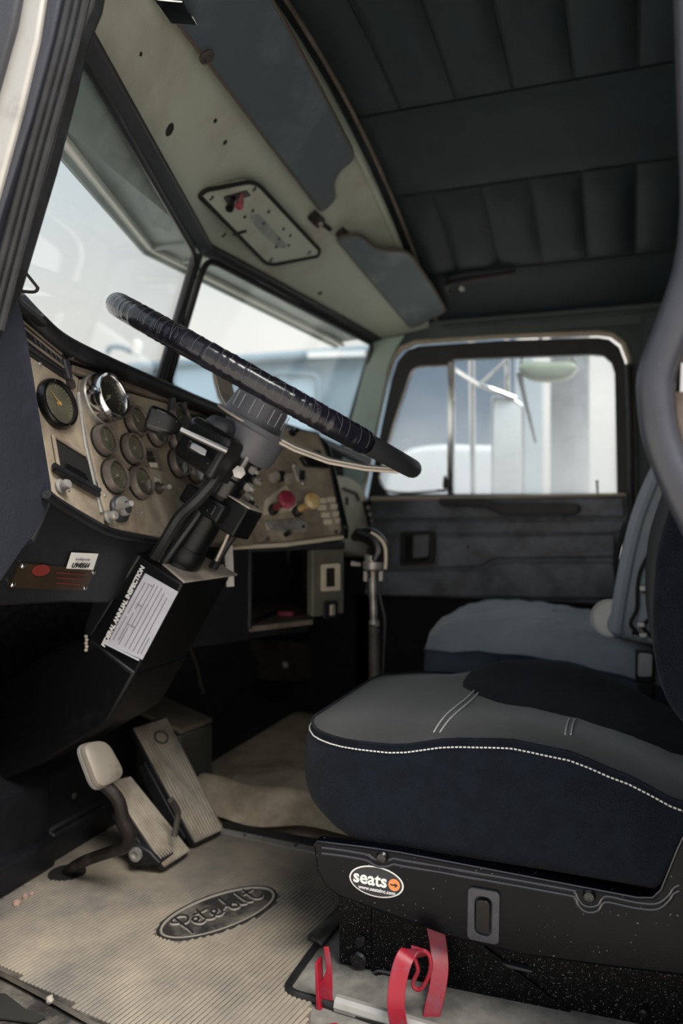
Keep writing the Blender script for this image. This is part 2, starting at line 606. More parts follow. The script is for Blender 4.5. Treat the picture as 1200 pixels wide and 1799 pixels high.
# lip where header turns down to the glass
b = B()
for a, c in ((0.8, 1.67), (1.67, 2.5)):
    p, q = hs(a, 0), hs(c, 0)
    n_ = V((.02, 0, -.004))
    b.prism([p, q, q + V((.035, 0, .012)), p + V((.035, 0, .012))], (0, 0, -.012))
b.build('header_lip', 'dgrey', header, .004)
# screw holes and wear marks in the header
for px, py, r in ((298, 228, .011), (392, 412, .007), (562, 515, .006), (378, 212, .004), (395, 250, .005), (247, 95, .003)):
    p = hdr(px, py, .001)
    n_ = (CAM - p).normalized()
    nn = (hdr(px + 6, py) - hdr(px, py)).cross(hdr(px, py + 6) - hdr(px, py)).normalized()
    if nn.dot(n_) < 0: nn = -nn
    B().lathe([(r * 1.15, 0), (r, .0015), (r * .8, .0008), (0, .0008)], p, nn, 14).build('screw_hole', 'groove', header)
# raised rear rail between visors and headliner
b = B()
pts = [V((HX - .005, Y, zc(Y) - .006)) for Y in [.85 + 1.62 * i / 20 for i in range(21)]]
b.tube(pts, .011, 8); b.build('header_rail', 'header', header)
pts = [V((HX + .03, Y, zc(Y) - .004)) for Y in [.85 + 1.62 * i / 20 for i in range(21)]]
B().tube(pts, .005, 8).build('edge_piping', 'ledge', header)

# firewall and its insulation
b = B(); b.prism([V((-1.2, YL - .02, -.03)), V((-1.2, YR, -.03)), V((-1.2, YR, .80)), V((-1.2, YL - .02, .93))], (-.03, 0, 0))
b.build('firewall', 'insul', header)
# toe board
b = B(); b.prism([V((-1.06, .9, -.01)), V((-1.2, .9, .2)), V((-1.2, .9, -.01))], (0, 1.6, 0)); b.build('toe_board', 'insul', header)
# dark lump of insulation over the tunnel
b = B()
b.grid(lambda u, v: V((-1.19 + .13 * math.sin(PI * min(v * 1.2, 1)) * (.6 + .4 * math.sin(PI * u)), 1.5 + .85 * u, .28 * (1 - v) + .02 * math.sin(9 * u))), 16, 10)
b.build('insulation_blanket', 'insul', header)

# rear wall
b = B(); b.prism([V((.5, YL - .02, -.03)), V((.5, YR + .03, -.03)), V((.5, YR + .03, 1.3)), V((.5, 1.3, 1.6)), V((.5, YL - .02, 1.54))], (.03, 0, 0))
tag(b.build('wall_back', 'panelblk'), kind='structure')

# passenger-side wall with its door opening
def D(px, py, y=2.5): return atY(px, py, y)
opening = [D(*q) for q in ((628, 905), (640, 850), (662, 740), (678, 665), (690, 630), (705, 612), (730, 602), (880, 591), (1050, 585), (1075, 588), (1095, 603), (1106, 632), (1112, 750), (1114, 870), (1114, 925), (1100, 960), (1092, 1000))]
opening += [V((-.02, 2.5, .1)), V((-.75, 2.5, .1)), V((-.86, 2.5, .2))]
outer = [V((x, 2.5, z)) for x, z in ((-1.2, -.03), (-1.2, .775), (-.935, .79), (-.80, 1.232), (-.6, 1.29), (-.3, 1.32), (.53, 1.32), (.53, -.03))]
b = B(); frame_ring(b, outer, opening, .035)
wallr = tag(b.build('wall_right', 'panelblk', None, ang=30), kind='structure')
b = B(); b.prism([D(*q, 2.485) for q in ((655, 598), (712, 588), (696, 612), (684, 640), (668, 720), (650, 800), (632, 880), (585, 860))], (0, .012, 0)); lab(b.build('front_pillar', 'pillar', wallr, .003), 'pale green painted windshield pillar')
b = B(); b.tube(opening[1:15], .0085, 10); lab(b.build('door_opening_seal', 'beige', wallr), 'beige rubber seal around the door opening')
b = B(); b.prism([V((.0, 2.478, -.02)), V((.5, 2.478, -.02)), V((.5, 2.478, 1.24)), V((.035, 2.478, 1.24)), V((.035, 2.478, .5))], (0, .02, 0))
b.build('rear_panel', 'panelblk', wallr, .004)
b = B(); b.prism([V((-1.19, 2.47, 0)), V((-.78, 2.47, 0)), V((-.78, 2.47, .50)), V((-.86, 2.47, .70)), V((-1.19, 2.47, .74))], (0, .02, 0)); b.build('kick_panel', 'insul', wallr)

# passenger door
door = root('door_1', (-.4, 2.52, .1), kind='structure')
dop = [D(*q) for q in ((640, 905), (650, 850), (672, 740), (688, 668), (698, 635), (715, 615), (735, 608), (880, 598), (1050, 593), (1070, 596), (1088, 610), (1098, 636), (1103, 750), (1105, 868), (1105, 905))]
gl = [D(*q) for q in ((668, 850), (664, 835), (690, 745), (716, 668), (722, 650), (735, 642), (786, 640), (797, 631), (1040, 622), (1060, 624), (1074, 636), (1080, 655), (1084, 868), (680, 868))]
b = B(); frame_ring(b, dop, gl, .03); lab(b.build('door_frame', 'rubber', door, .004), 'black window surround')
# panes
b = B(); vent = [D(*q, 2.52) for q in ((662, 872), (660, 835), (688, 742), (714, 662), (722, 645), (790, 636), (790, 872))]
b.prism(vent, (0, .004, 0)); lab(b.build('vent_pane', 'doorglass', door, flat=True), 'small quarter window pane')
b = B(); main = [D(*q, 2.52) for q in ((790, 872), (790, 625), (1045, 616), (1068, 622), (1084, 645), (1090, 872))]
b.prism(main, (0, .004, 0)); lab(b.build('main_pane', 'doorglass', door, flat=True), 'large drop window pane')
b = B(); b.prism([D(*q, 2.485) for q in ((785, 868), (786, 634), (798, 634), (796, 868))], (0, .03, 0)); lab(b.build('division_bar', 'chrome', door, .004), 'chrome bar between the two panes')
b = B(); b.tube(smooth([D(*q, 2.505) for q in ((785, 861), (720, 866), (680, 862), (668, 850), (668, 832), (690, 748), (714, 672), (724, 652), (738, 645), (785, 642))], 4), .004, 8)
b.build('vent_frame', 'steel', door)
b = B(); b.lathe([(.006, -.012), (.008, 0), (.006, .02), (.003, .03)], D(782, 852, 2.49), (0, 0, 1), 10); b.box(D(775, 862, 2.48), (.014, 0, 0), (0, .006, 0), (0, 0, .004)); b.build('vent_latch', 'grime', door)
b = B(); b.tube([D(1050, 868, 2.5), D(1049, 846, 2.5)], [.0028, .0034], 8); b.ball(D(1049, 846, 2.5), .0045, 6); b.build('lock_button', 'groove', door)
# ledge and moulded door card
b = B(); b.prism([D(*q, 2.455) for q in ((650, 873), (1100, 866), (1100, 872), (650, 880))], (0, .06, 0)); b.build('sill_ledge', 'beige', door, .003)
b = B(); b.prism([V((-.84, 2.48, .1))] + [D(*q, 2.48) for q in ((642, 905), (655, 872), (1104, 868), (1106, 925), (1093, 962), (1086, 1000), (1090, 1045))] + [V((-.03, 2.48, .1))], (0, .04, 0))
b.build('door_card', 'doorblk', door, .006)
def card(pts, y, name='moulding', mat='doorblk', bev=.008, r=.012):
    b = B(); P = rpoly([D(*q, y) for q in pts], r)
    b.prism(P, (0, 2.482 - y, 0)); return b.build(name, mat, door, bev, 3)
card(((652, 876), (1096, 873), (1098, 908), (648, 912)), 2.462)
card(((650, 916), (1098, 914), (1090, 936), (648, 938)), 2.47)
card(((766, 942), (1082, 938), (1080, 980), (866, 982), (846, 996), (766, 998)), 2.47)
card(((645, 1003), (850, 1003), (870, 988), (1078, 988), (1084, 1052), (640, 1046)), 2.455)
card(((768, 876), (856, 876), (872, 884), (1014, 885), (1020, 894), (1012, 904), (880, 905), (852, 890), (774, 889)), 2.425, 'grab_ledge', 'rubber', .01)
# handle pocket with lever
b = B(); o_ = rpoly([D(*q, 2.462) for q in ((703, 934), (764, 932), (762, 992), (702, 995))], .012); i_ = rpoly([D(*q, 2.462) for q in ((712, 941), (756, 939), (754, 985), (712, 988))], .008)
frame_ring(b, o_, i_, .02); pk = b.build('handle_pocket', 'rubber', door, .003)
b = B(); b.prism([D(*q, 2.478) for q in ((708, 938), (760, 936), (758, 988), (708, 990))], (0, .004, 0)); b.build('pocket_shade', 'groove', pk)  # very dark plate paints the shade of a deeper recess
b = B(); b.prism(rpoly([D(*q, 2.45) for q in ((726, 941), (754, 939), (752, 978), (725, 981))], .006), (0, .014, 0)); lab(b.build('door_handle', 'handle', door, .004, 3), 'grey inside release lever')
b = B(); b.lathe([(.004, 0), (.004, .003), (0, .004)], D(823, 961, 2.468), (0, -1, 0), 10); b.build('screw_hole', 'groove', door)
# rubber bulb along the rear edge of the door
b = B(); b.tube(smooth([D(*q, 2.46) for q in ((1104, 640), (1108, 760), (1109, 860), (1108, 905), (1095, 940), (1084, 975), (1086, 1015), (1096, 1050))], 5), .010, 10); b.build('rear_seal', 'rubber', wallr)
# lower dark panel under the door card
b = B(); b.prism([V((-.84, 2.47, .02)), V((-.02, 2.47, .02)), V((-.02, 2.47, .40)), V((-.84, 2.47, .40))], (0, .01, 0)); b.build('lower_card', 'insul', door)

# driver side: rear pillar, header and floor sill round the open doorway
wl = root('wall_left', (.3, .8, 0), kind='structure')
b = B(); b.prism([V((x, .83, z)) for x, z in ((.13, -.03), (.53, -.03), (.53, 1.56), (.10, 1.56), (.10, 1.34), (-.62, 1.36), (-.68, 1.30), (-.68, 1.56), (.1, 1.56))][:4] + [V((.10, .83, 1.34))], (0, .05, 0)); b.build('rear_pillar', 'brownmetal', wl, .004)
b = B(); b.prism([V((.1, .76, 1.34)), V((.1, .76, 1.56)), V((-.68, .76, 1.56)), V((-.68, .76, 1.34))], (0, .07, 0)); b.build('door_header', 'header', wl, .004)
def PL(pts, y, dy, name, mat, bev=.004):
    b = B(); b.prism([atY(*q, y) for q in pts], (0, dy, 0)); return b.build(name, mat, wl, bev, 3)
PL(((-60, -60), (40, -60), (22, 40), (-60, 330)), .735, .05, 'pillar_edge', 'plast')
PL(((30, -60), (84, -60), (64, 70), (36, 190), (-8, 350), (-60, 560), (-60, 320), (8, 100)), .745, .05, 'pillar_skin', 'alum')
PL(((78, -60), (116, -60), (90, 62), (52, 205), (0, 372), (-60, 600), (-60, 520), (-8, 345), (36, 186), (62, 70)), .752, .05, 'pillar_flange', 'greyrubber')
PL(((108, -60), (172, -60), (160, 5), (134, 68), (116, 150), (80, 290), (16, 506), (-16, 572), (-60, 690), (-60, 580), (-5, 375), (48, 210), (86, 60)), .765, .025, 'pillar_seal', 'rubber', .006)
for off, nm in ((0, 0), (14, 1), (28, 1)):
    b = B(); b.tube(smooth([atY(q[0] + off, q[1], .762) for q in ((132, -40), (108, 68), (84, 160), (50, 285), (-6, 500), (-26, 580))], 4), .0045 if off else .006, 8); b.build('seal_bead', 'rubber', wl)
# heavy grey seal tube along the rear edge of the doorway
b = B(); b.tube(smooth([atY(*q, .80) for q in ((1212, -120), (1216, 30), (1222, 200), (1226, 360), (1214, 470), (1180, 575), (1152, 650), (1150, 700), (1160, 770), (1190, 850), (1240, 950), (1300, 1050), (1330, 1200), (1335, 1500), (1335, 1800))], 6), .0155, 16)
b.build('door_seal', 'greyrubber', wl)
b = B(); b.tube(smooth([atY(*q, .805) for q in ((1240, 470), (1206, 575), (1178, 655), (1176, 705), (1186, 770), (1216, 850), (1260, 940))], 6), .006, 10); b.build('seal_bead', 'rubber', wl)
b = B(); b.prism([atY(*q, .84) for q in ((1170, 690), (1200, 560), (1300, 420), (1420, 420), (1420, 1000), (1260, 930), (1200, 820))], (0, .03, 0)); b.build('latch_plate', 'brownmetal', wl, .004)
B().tube([atY(1196, 640, .835), atY(1194, 690, .835)], .007, 10).build('striker', 'chrome', wl)
b = B(); b.prism([V((-1.2, .745, -.06)), V((-.75, .745, -.06)), V((-.75, .745, .96)), V((-.80, .745, 1.0)), V((-1.2, .745, .96))], (0, .035, 0)); b.build('front_jamb', 'plast', wl, .006)
sill = B().prism([V((-1.2, .80, -.06)), V((.5, .80, -.06)), V((.5, .86, -.06)), V((-.5, .885, -.06)), V((-1.2, 1.01, -.06))], (0, 0, .045)).build('sill', 'matdark', wl, .006)

# windshield: two flat panes meeting at a centre post
cT, cB = atY(350, 447, 1.67), atY(283, 672, 1.67)
p1 = atY(128, 80, .83)
nL = (cT - p1).cross(cB - p1).normalized()
cT2, cB2 = atY(364, 455, 1.68), atY(296, 676, 1.68)
p2 = atY(657, 602, 2.49)
nR = (cT2 - p2).cross(cB2 - p2).normalized()
def WL(px, py, off=0): return atP(px, py, p1 - FW * off, nL)
def WR(px, py, off=0): return atP(px, py, p2 - FW * off, nR)
paneL = [WL(*q) for q in ((0, 560), (130, 55), (145, 80), (356, 442), (284, 690), (110, 600), (22, 530))]
paneR = [WR(*q) for q in ((352, 452), (372, 452), (662, 597), (596, 850), (400, 740), (286, 690))]
for nm, P, W_, edge in (('window_1', paneL, WL, ((20, 522), (110, 598), (276, 672), (345, 460), (338, 436), (140, 88))),
                        ('window_2', paneR, WR, ((296, 676), (400, 727), (596, 838), (652, 618), (652, 604), (380, 462), (364, 460), (352, 486)))):
    c = sum(P, V()) / len(P)
    wn = root(nm, c, kind='structure')
    n_ = nL if W_ is WL else nR
    if n_.x > 0: n_ = -n_
    b = B(); b.prism(P, n_ * .005); lab(b.build('pane', 'glass', wn, flat=True), 'windshield glass pane')
    b = B(); b.tube(rpoly([W_(*q, .006) for q in edge], .02, 4), .0075, 8, closed=True); b.build('gasket', 'rubber', wn)
b = B(); b.tube([atY(347, 446, 1.66), atY(318, 545, 1.66), atY(280, 678, 1.66)], [.013, .013, .014], 10, flat=(1.2, 1)); tag(b.build('trim_1', 'dgrey'), kind='structure')

# ------------------------------------------------------------------ outside: sun visor over the glass, mirrors, neighbours
ev = root('exterior_visor', (-.9, 1.67, 1.3), 'grey green metal sun shade seen through the top of both windshield panes', 'sun shade')
vi = [V((-.64, .80, 1.285)), V((-.965, 1.67, 1.315)), V((-.79, 2.5, 1.245))]
vf = [atY(62, 190, .84), atY(258, 432, 1.67), atY(596, 602, 2.48)]
for k in (0, 1):
    b = B()
    P = [vi[k], vi[k + 1], vf[k + 1], vf[k]]
    b.prism(P, (0, 0, .004)); b.build('shade_plate', 'vizor', ev)
    b = B(); u = (vf[k + 1] - vf[k]); nn = V((.022, 0, 0))
    b.prism([vf[k], vf[k + 1], vf[k + 1] + V((.02, 0, -.004)), vf[k] + V((.02, 0, -.004))], (0, 0, -.012)); b.build('shade_lip', 'vizortrim', ev, .003)
    b = B(); b.prism([vf[k] + V((-.004, 0, -.02)), vf[k + 1] + V((-.004, 0, -.02)), vf[k + 1] + V((-.004, 0, .02)), vf[k] + V((-.004, 0, .02))], (-.006, 0, 0)); b.build('shade_edge', 'vizor', ev)
    a = vi[k].lerp(vi[k + 1], .45 if k == 0 else .1); c = vf[k].lerp(vf[k + 1], .5 if k == 0 else .12)
    b = B(); b.tube([a.lerp(c, .1) - V((0, 0, .006)), a.lerp(c, .9) - V((0, 0, .006))], .006, 8); b.build('shade_bracket', 'vizor', ev)
B().tube([vi[1] - V((0, 0, .004)), vf[1] - V((0, 0, .004))], .009, 8).build('centre_seam', 'vizor', ev)

# west-coast mirror and spot mirror of the passenger door
mr = root('side_mirror', atY(890, 700, 2.9), 'tall rectangular side mirror on chrome tube brackets outside the passenger door', 'mirror')
b = B(); o_ = atY(880, 790, 2.9)
mx_, mz_ = RT * .064, UP
P = rpoly([atY(*q, 2.9) for q in ((863, 695), (905, 700), (920, 712), (922, 900), (862, 900))], .015)
b.prism(P, V((0, .03, 0))); b.build('mirror_shell', 'chrome', mr, .006, 3)
b = B(); b.prism(rpoly([atY(*q, 2.897) for q in ((868, 701), (904, 706), (916, 716), (917, 895), (866, 895))], .012), (0, .004, 0)); b.build('mirror_glass', 'mirrorface', mr)
B().tube([atY(828, 600, 2.86), atY(830, 760, 2.86), atY(832, 920, 2.86)], .011, 10).build('bracket_tube', 'chrome', mr)
B().tube([atY(797, 648, 2.75), atY(840, 675, 2.86), atY(905, 700, 2.9)], .009, 10).build('bracket_arm', 'chrome', mr)
B().tube([atY(832, 918, 2.86), V((atY(832, 918, 2.86).x, 2.53, atY(832, 918, 2.86).z))], .009, 8).build('door_mount', 'chrome', mr)
B().tube([atY(838, 680, 2.86), atY(905, 618, 2.9)], .006, 8).build('bracket_brace', 'steel', mr)
B().tube([atY(890, 560, 2.9), atY(892, 700, 2.9)], .010, 10).build('bracket_post', 'chrome', mr)
sm = root('spot_mirror', atY(962, 650, 2.7), 'wide greenish convex spot mirror with a thin rod above the passenger window', 'mirror')
b = B()
loops = []
for k in range(13):
    t = k / 12; px = 911 + 104 * t
    h = 17 * (1 - abs(2 * t - 1) ** 4) ** .5 + 1.2
    c = atY(px, 648 + 6 * math.cos(PI * (t - .5)) , 2.72)
    s = dist(c) / FP
    loops.append([c + UP * (math.sin(2 * PI * j / 12) * h * s) + V((0, math.cos(2 * PI * j / 12) * .022, 0)) for j in range(12)])
b.loft(loops); b.build('mirror_housing', M('green_tinted_mirror', '#8d9a86', .3, .2), sm)
b = B(); b.tube([atY(912, 655, 2.71), atY(922, 700, 2.71), atY(941, 778, 2.71)], [.010, .007, .005], 8); b.build('rod', 'dgrey', sm)
b = B(); p_ = atY(950, 560, 2.66); b.tube([atY(950, 612, 2.7), p_, V((p_.x, 2.53, p_.z))], .006, 8); b.build('roof_mount', 'chrome', sm)
b = B(); b.tube(smooth([atY(915, 640, 2.72), atY(930, 612, 2.7), atY(985, 612, 2.7), atY(1012, 640, 2.72)], 4), .006, 8); b.build('mirror_bracket', 'chrome', sm)
b = B(); st = atY(1001, 700, 3.6); rr = .082
b.lathe([(rr, -2), (rr, 1.2), (rr * .9, 1.2)], V((st.x, st.y, .7)), (0, 0, 1), 28)
tag(b.build('exhaust_stack', 'stack'), 'dark smoke-stained upright exhaust stack beyond the passenger window', 'exhaust stack')

# the steel blue truck parked alongside
tk = root('parked_truck', (-2.2, 5.6, -1.25), 'steel blue truck cab parked alongside, seen through the far windshield pane and door window', 'truck')
xr = atY(900, 700, 5.0).x
zt = atY(520, 612, 5.0).z
b = B(); prof = [(0, .2), (0, zt - .1), (.04, zt - .02), (.2, zt + .03), (1.6, zt + .06), (1.9, zt), (1.9, .2)]
b.loft([[V((x, 5.0 + y, z)) for y, z in prof] for x in (-3.9, xr)]); b.build('cab_body', 'truckblue', tk, .02, 3)
b = B(); b.tube([V((-3.9, 4.99, zt - .06)), V((xr, 4.99, zt - .06))], .025, 8); b.build('drip_rail', 'truckblue', tk)
for (xa, ya, xb, yb) in ((303, 636, 395, 760), (480, 655, 560, 760)):
    P = rpoly([atY(xa, ya, 4.99), atY(xb, ya + 4, 4.99), atY(xb, yb, 4.99), atY(xa, yb, 4.99)], .06)
    f_ = B().tube(P, .022, 8, closed=True).build('window_frame', 'truckblue', tk)
    B().prism([p + V((0, .004, 0)) for p in P], (0, .01, 0)).build('window_pane', M('pale_reflecting_glass', '#8fa6b8', .15), f_)
b = B(); b.prism([atY(*q, 4.97) for q in ((690, 560), (905, 560), (905, 790), (690, 790))], (0, .02, 0)); lab(b.build('dark_side_panel', 'truckdark', tk), 'dark blue glossy side of the sleeper')
b = B(); b.prism([atY(*q, 4.95) for q in ((540, 618), (640, 615), (640, 625), (540, 628))], (0, .04, 0)); b.build('marker_rail', 'truckwhite', tk)
b = B(); b.tube(smooth([atY(190, 622, 5.1), atY(192, 611, 5.1), atY(212, 610, 5.1), atY(232, 618, 5.1)], 4), .02, 8); b.build('roof_handle', 'truckblue', tk)
b = B(); b.lathe([(.03, 0), (.045, .04), (.045, .1), (0, .12)], atY(241, 624, 5.1), (0, 0, 1), 12); lab(b.build('marker_lamp', 'white', tk), 'small pale roof lamp')
b = B()
hp = rpoly([atY(*q, 4.6) for q in ((640, 1000), (680, 830), (705, 790), (760, 780), (880, 782), (905, 800), (905, 1000))], .12)
b.prism(hp, (0, .5, 0)); lab(b.build('hood_reflection', 'truckwhite', tk, .08, 4), 'pale rounded hood shape standing in for a reflection in the door window')  # solid added to imitate a reflection in the door glass
b = B(); b.prism([V((-3.9, 5.05, -1.25)), V((xr, 5.05, -1.25)), V((xr, 6.8, -1.25)), V((-3.9, 6.8, -1.25))], (0, 0, 1.5)); b.build('lower_body', 'truckblue', tk)

# ------------------------------------------------------------------ sun visors and overhead fittings
def visor(pts, name, label, mat, p3px, inside=.03, clips=()):
    a, c = hdr(*pts[0], .02), hdr(*pts[1], .02)
    d = ceil_at(*p3px, inside)
    n_ = (c - a).cross(d - a).normalized()
    if n_.z > 0: n_ = -n_
    P = rpoly([atP(*q, a, n_) for q in pts], .02, 3)
    cc = sum(P, V()) / len(P)
    r_ = root(name, cc, label, 'sun visor')
    b = B(); b.prism(P, -n_ * .012); b.build('board', mat, r_, .004, 2)
    b = B(); b.tube([p - n_ * .004 for p in P], .0042, 8, closed=True); b.build('piping', 'piping', r_)
    for q in clips:
        b = B(); b.lathe([(.013, 0), (.014, .004), (.008, .006), (.008, .002), (0, .002)], atP(*q, a, n_), n_, 14); b.build('mounting_stud', 'grime', r_)
    return r_, a, n_
VL = ((268, -20), (566, 374), (590, 352), (586, 322), (598, 300), (622, 282), (618, 262), (560, 150), (500, 40), (455, -40))
r_, va, vn = visor(VL, 'sun_visor', 'long dark blue vinyl sun visor folded up above the steering wheel', 'visor', (618, 270), .055, clips=((362, 98),))
b = B(); b.box(atP(298, 4, va, vn) + vn * .012, V((.02, .01, 0)), V((-.004, .03, 0)), vn * .01); b.build('hinge', 'chrome', r_, .003)
VR = ((590, 420), (722, 578), (785, 548), (760, 505), (726, 455), (712, 442), (680, 442), (658, 437), (640, 420), (625, 414))
visor(VR, 'sun_visor', 'shorter scuffed grey blue sun visor folded up on the passenger side', 'visor2', (715, 448), .065)
for px, py, lb in ((556, 385, 'dark hinge bracket at the end of the long sun visor'), (604, 414, 'small hinge bracket at the end of the shorter sun visor')):
    p = hdr(px, py, .015)
    t = root('visor_bracket', p, lb, 'bracket')
    b = B(); b.box(p, V((.006, .02, -.006)), V((.012, -.004, .004)), V((0, 0, .006))); b.build('plate', 'grime', t, .002)
    b = B(); b.tube([p, p + (hdr(px + 24, py + 18, .02) - p)], .006, 8); b.build('pivot', 'groove', t)
    b = B(); b.ball(p + V((.006, .012, -.008)), .007, 6); b.build('stud', 'steel', t)
# radio speaker between the visors
P = [atS(*q, lambda p: p.z + .012 - zc(p.y) - .5 * (p.x - HX) * 0, .5) for q in ((588, 312), (602, 302), (640, 362), (636, 385), (626, 398), (590, 340))]
t = root('overhead_radio', sum(P, V()) / 6, 'black slotted overhead radio between the two sun visors', 'radio')
b = B(); b.prism(rpoly(P, .01), (0, 0, .02)); b.build('radio_body', 'gloss', t, .003)
for k in range(3):
    a, c = P[0].lerp(P[5], .2 + .3 * k), P[2].lerp(P[3], .2 + .3 * k)
    b = B(); b.tube([a.lerp(c, .1) - V((0, 0, .003)), a.lerp(c, .85) - V((0, 0, .003))], .0022, 6); b.build('slat', 'plast', t)
b = B(); a = P[0].lerp(P[1], .5)
b.box(a.lerp(P[2], .22) - V((0, 0, .004)), V((.006, .004, 0)), V((-.004, .012, 0)), V((0, 0, .003))); b.build('knob_cluster', 'ltgrey', t, .002)

# switch plate on the header
Q = ((350, 344), (362, 334), (440, 319), (456, 326), (562, 440), (558, 450), (480, 465), (466, 462))
t = root('switch_plate', hdr(455, 392), 'flat overhead switch plate with four bright screws and two toggle switches', 'switch plate')
P = [hdr(*q, .004) for q in Q]
b = B(); b.tube(rpoly(P, .02), .0045, 8, closed=True); b.build('gasket', 'groove', t)
nn = (P[4] - P[0]).cross(P[6] - P[2]).normalized()
if nn.z > 0: nn = -nn
sp0 = max((p for p in P), key=lambda p: p.dot(nn)) + nn * .003
def SP(px, py, h=0.0): return atP(px, py, sp0 + nn * h, nn)
b = B(); b.prism(rpoly([SP(*q) for q in Q], .02), -nn * .012); b.build('plate', 'header', t, .001)
b = B(); b.tube(rpoly([SP(*q) for q in Q], .02), .005, 8, closed=True); b.build('gasket', 'groove', t)
for q in ((371, 347), (446, 332), (543, 443), (476, 456)): screw(SP(*q), nn, .0062, t, 'chrome')
for (x, y), (x2, y2), m_, nm, lb in (((412, 346), (403, 367), 'gloss', 'toggle', 'black toggle lever'), ((426, 340), (420, 363), 'redknob', 'toggle', 'red toggle lever')):
    a, c = SP(x, y), SP(x2, y2, .03)
    b = B(); b.tube([a, a.lerp(c, .4), a.lerp(c, .6), c], [.004, .004, .0080, .0090], 10); lab(b.build(nm, m_, t), lb)
b = B(); b.prism(rpoly([SP(*q, .001) for q in ((392, 346), (434, 334), (442, 344), (398, 358))], .006), -nn * .001); b.build('toggle_plate', 'dgrey', t)
for q in ((444, 370), (472, 372), (430, 381), (463, 392), (498, 402), (490, 419), (510, 414), (485, 434), (507, 431)):
    b = B(); b.lathe([(.0045, 0), (.0038, .0012), (0, .0012)], SP(*q), nn, 10); b.build('drilled_hole', 'groove', t)
b = B(); b.tube([SP(410, 412, .001), SP(432, 406, .001)], .0035, 6); b.build('slot', 'groove', t)
b = B(); b.prism(rpoly([SP(*q, .0007) for q in ((436, 378), (455, 375), (500, 425), (505, 436), (488, 436), (450, 400))], .02), -nn * .001); lab(b.build('bare_patch', M('bare_blue_primer', '#86928f', .6, 0, '#a3a99a', 20, .4, .6), t), 'blue grey patch of old primer')

# horn cord
t = root('horn_cord', atY(178, 80, 1.0), 'braided black pull cord hanging with a frayed grey end', 'cord')
pth = [atY(*q, 1.0) for q in ((186, -60), (185, 0), (180, 40), (176, 70))]
b = B()
for ph in (0, 2.1, 4.2):
    pp = resample(pth, 40)
    b.tube([p + RT * (.0035 * math.cos(ph + i * .7)) + FW * (.0035 * math.sin(ph + i * .7)) for i, p in enumerate(pp)], .0035, 6)
b.build('cord', M('dark_cord', '#241f1e', .8), t)
pth = [atY(*q, 1.0) for q in ((176, 66), (174, 95), (173, 122), (170, 136))]
b = B()
for ph in (0, 2.1, 4.2):
    pp = resample(pth, 34)
    b.tube([p + RT * (.004 * math.cos(ph + i * .7)) + FW * (.004 * math.sin(ph + i * .7)) for i, p in enumerate(pp)], .0037, 6)
b.build('whipping', 'cord', t)
b = B()
for dx, l in ((-7, 16), (-3, 22), (2, 20), (6, 14), (0, 24)):
    b.tube([atY(172 + dx * .3, 132, 1.0), atY(171 + dx, 132 + l, 1.0 + dx * .0008)], [.0032, .0018], 6)
b.build('frayed_end', 'frayed', t)
# loose wire at the door pillar
b = B(); b.tube(smooth([atY(*q, .84) for q in ((-30, 385), (0, 418), (30, 460), (62, 500), (66, 507), (58, 513), (25, 510), (18, 508))], 5), .0022, 8)
tag(b.build('loose_wire', 'groove'), 'thin black wire looping out in front of the windshield pillar', 'wire')
# cab lamp on the headliner
P = [ceil_at(*q, .012) for q in ((775, 515), (790, 492), (885, 475), (905, 480), (895, 492), (800, 512))]
t = root('roof_grab_handle', sum(P, V()) / 6, 'dark grab handle with a chrome screw on the ceiling edge above the passenger door', 'handle')
b = B(); b.tube(smooth([P[0].lerp(P[5], .5), P[1].lerp(P[5], .3), P[2].lerp(P[4], .4), P[3]], 5), [.010] * 16, 10); b.build('grip', 'rubber', t)
b = B(); b.ball(ceil_at(812, 506, .022), .010, 8); b.build('screw', 'steel', t)

# ------------------------------------------------------------------ dashboard
DN = V((1, 0, .25)).normalized()
def DP(px, py, off=0.0):
    p0 = V((-.823, 0, .9)) + DN * off
    return atP(px, py, p0, DN)
dash = root('dashboard', (-.8, 1.5, .5), 'dusty tan and black truck dashboard with round gauges, spanning below the windshield', 'dashboard')
def dpoly(pts, off, th, name, mat, bev=.002, parent=None, r=0):
    P = [DP(*q, off) for q in pts]
    if r: P = rpoly(P, r)
    b = B(); b.prism(P, -DN * th); return b.build(name, mat, parent or dash, bev)
# black bolster at the door end
P = [atX(*q, -.735) for q in ((-4, 600), (-4, 556), (18, 525), (30, 520), (42, 560), (58, 650), (92, 862), (82, 900), (60, 940), (40, 965), (-4, 1030))]
b = B(); b.prism(rpoly(P, .01), (-.35, 0, 0)); b.build('end_bolster', 'bluevinyl', dash, .008, 4)
# tan panels
dpoly(((44, 590), (110, 640), (140, 665), (136, 700), (178, 880), (186, 925), (95, 872), (80, 800)), .0, .03, 'side_instrument_panel', 'tan', .003)
dpoly(((141, 665), (400, 738), (500, 765), (480, 960), (330, 952), (197, 930), (180, 880), (139, 700)), .0, .03, 'main_instrument_panel', 'tan', .003)
b = B(); b.tube([DP(137, 690, .002), DP(150, 780, .002), DP(178, 900, .002)], .003, 6); b.build('seam_strip', 'alum', dash)
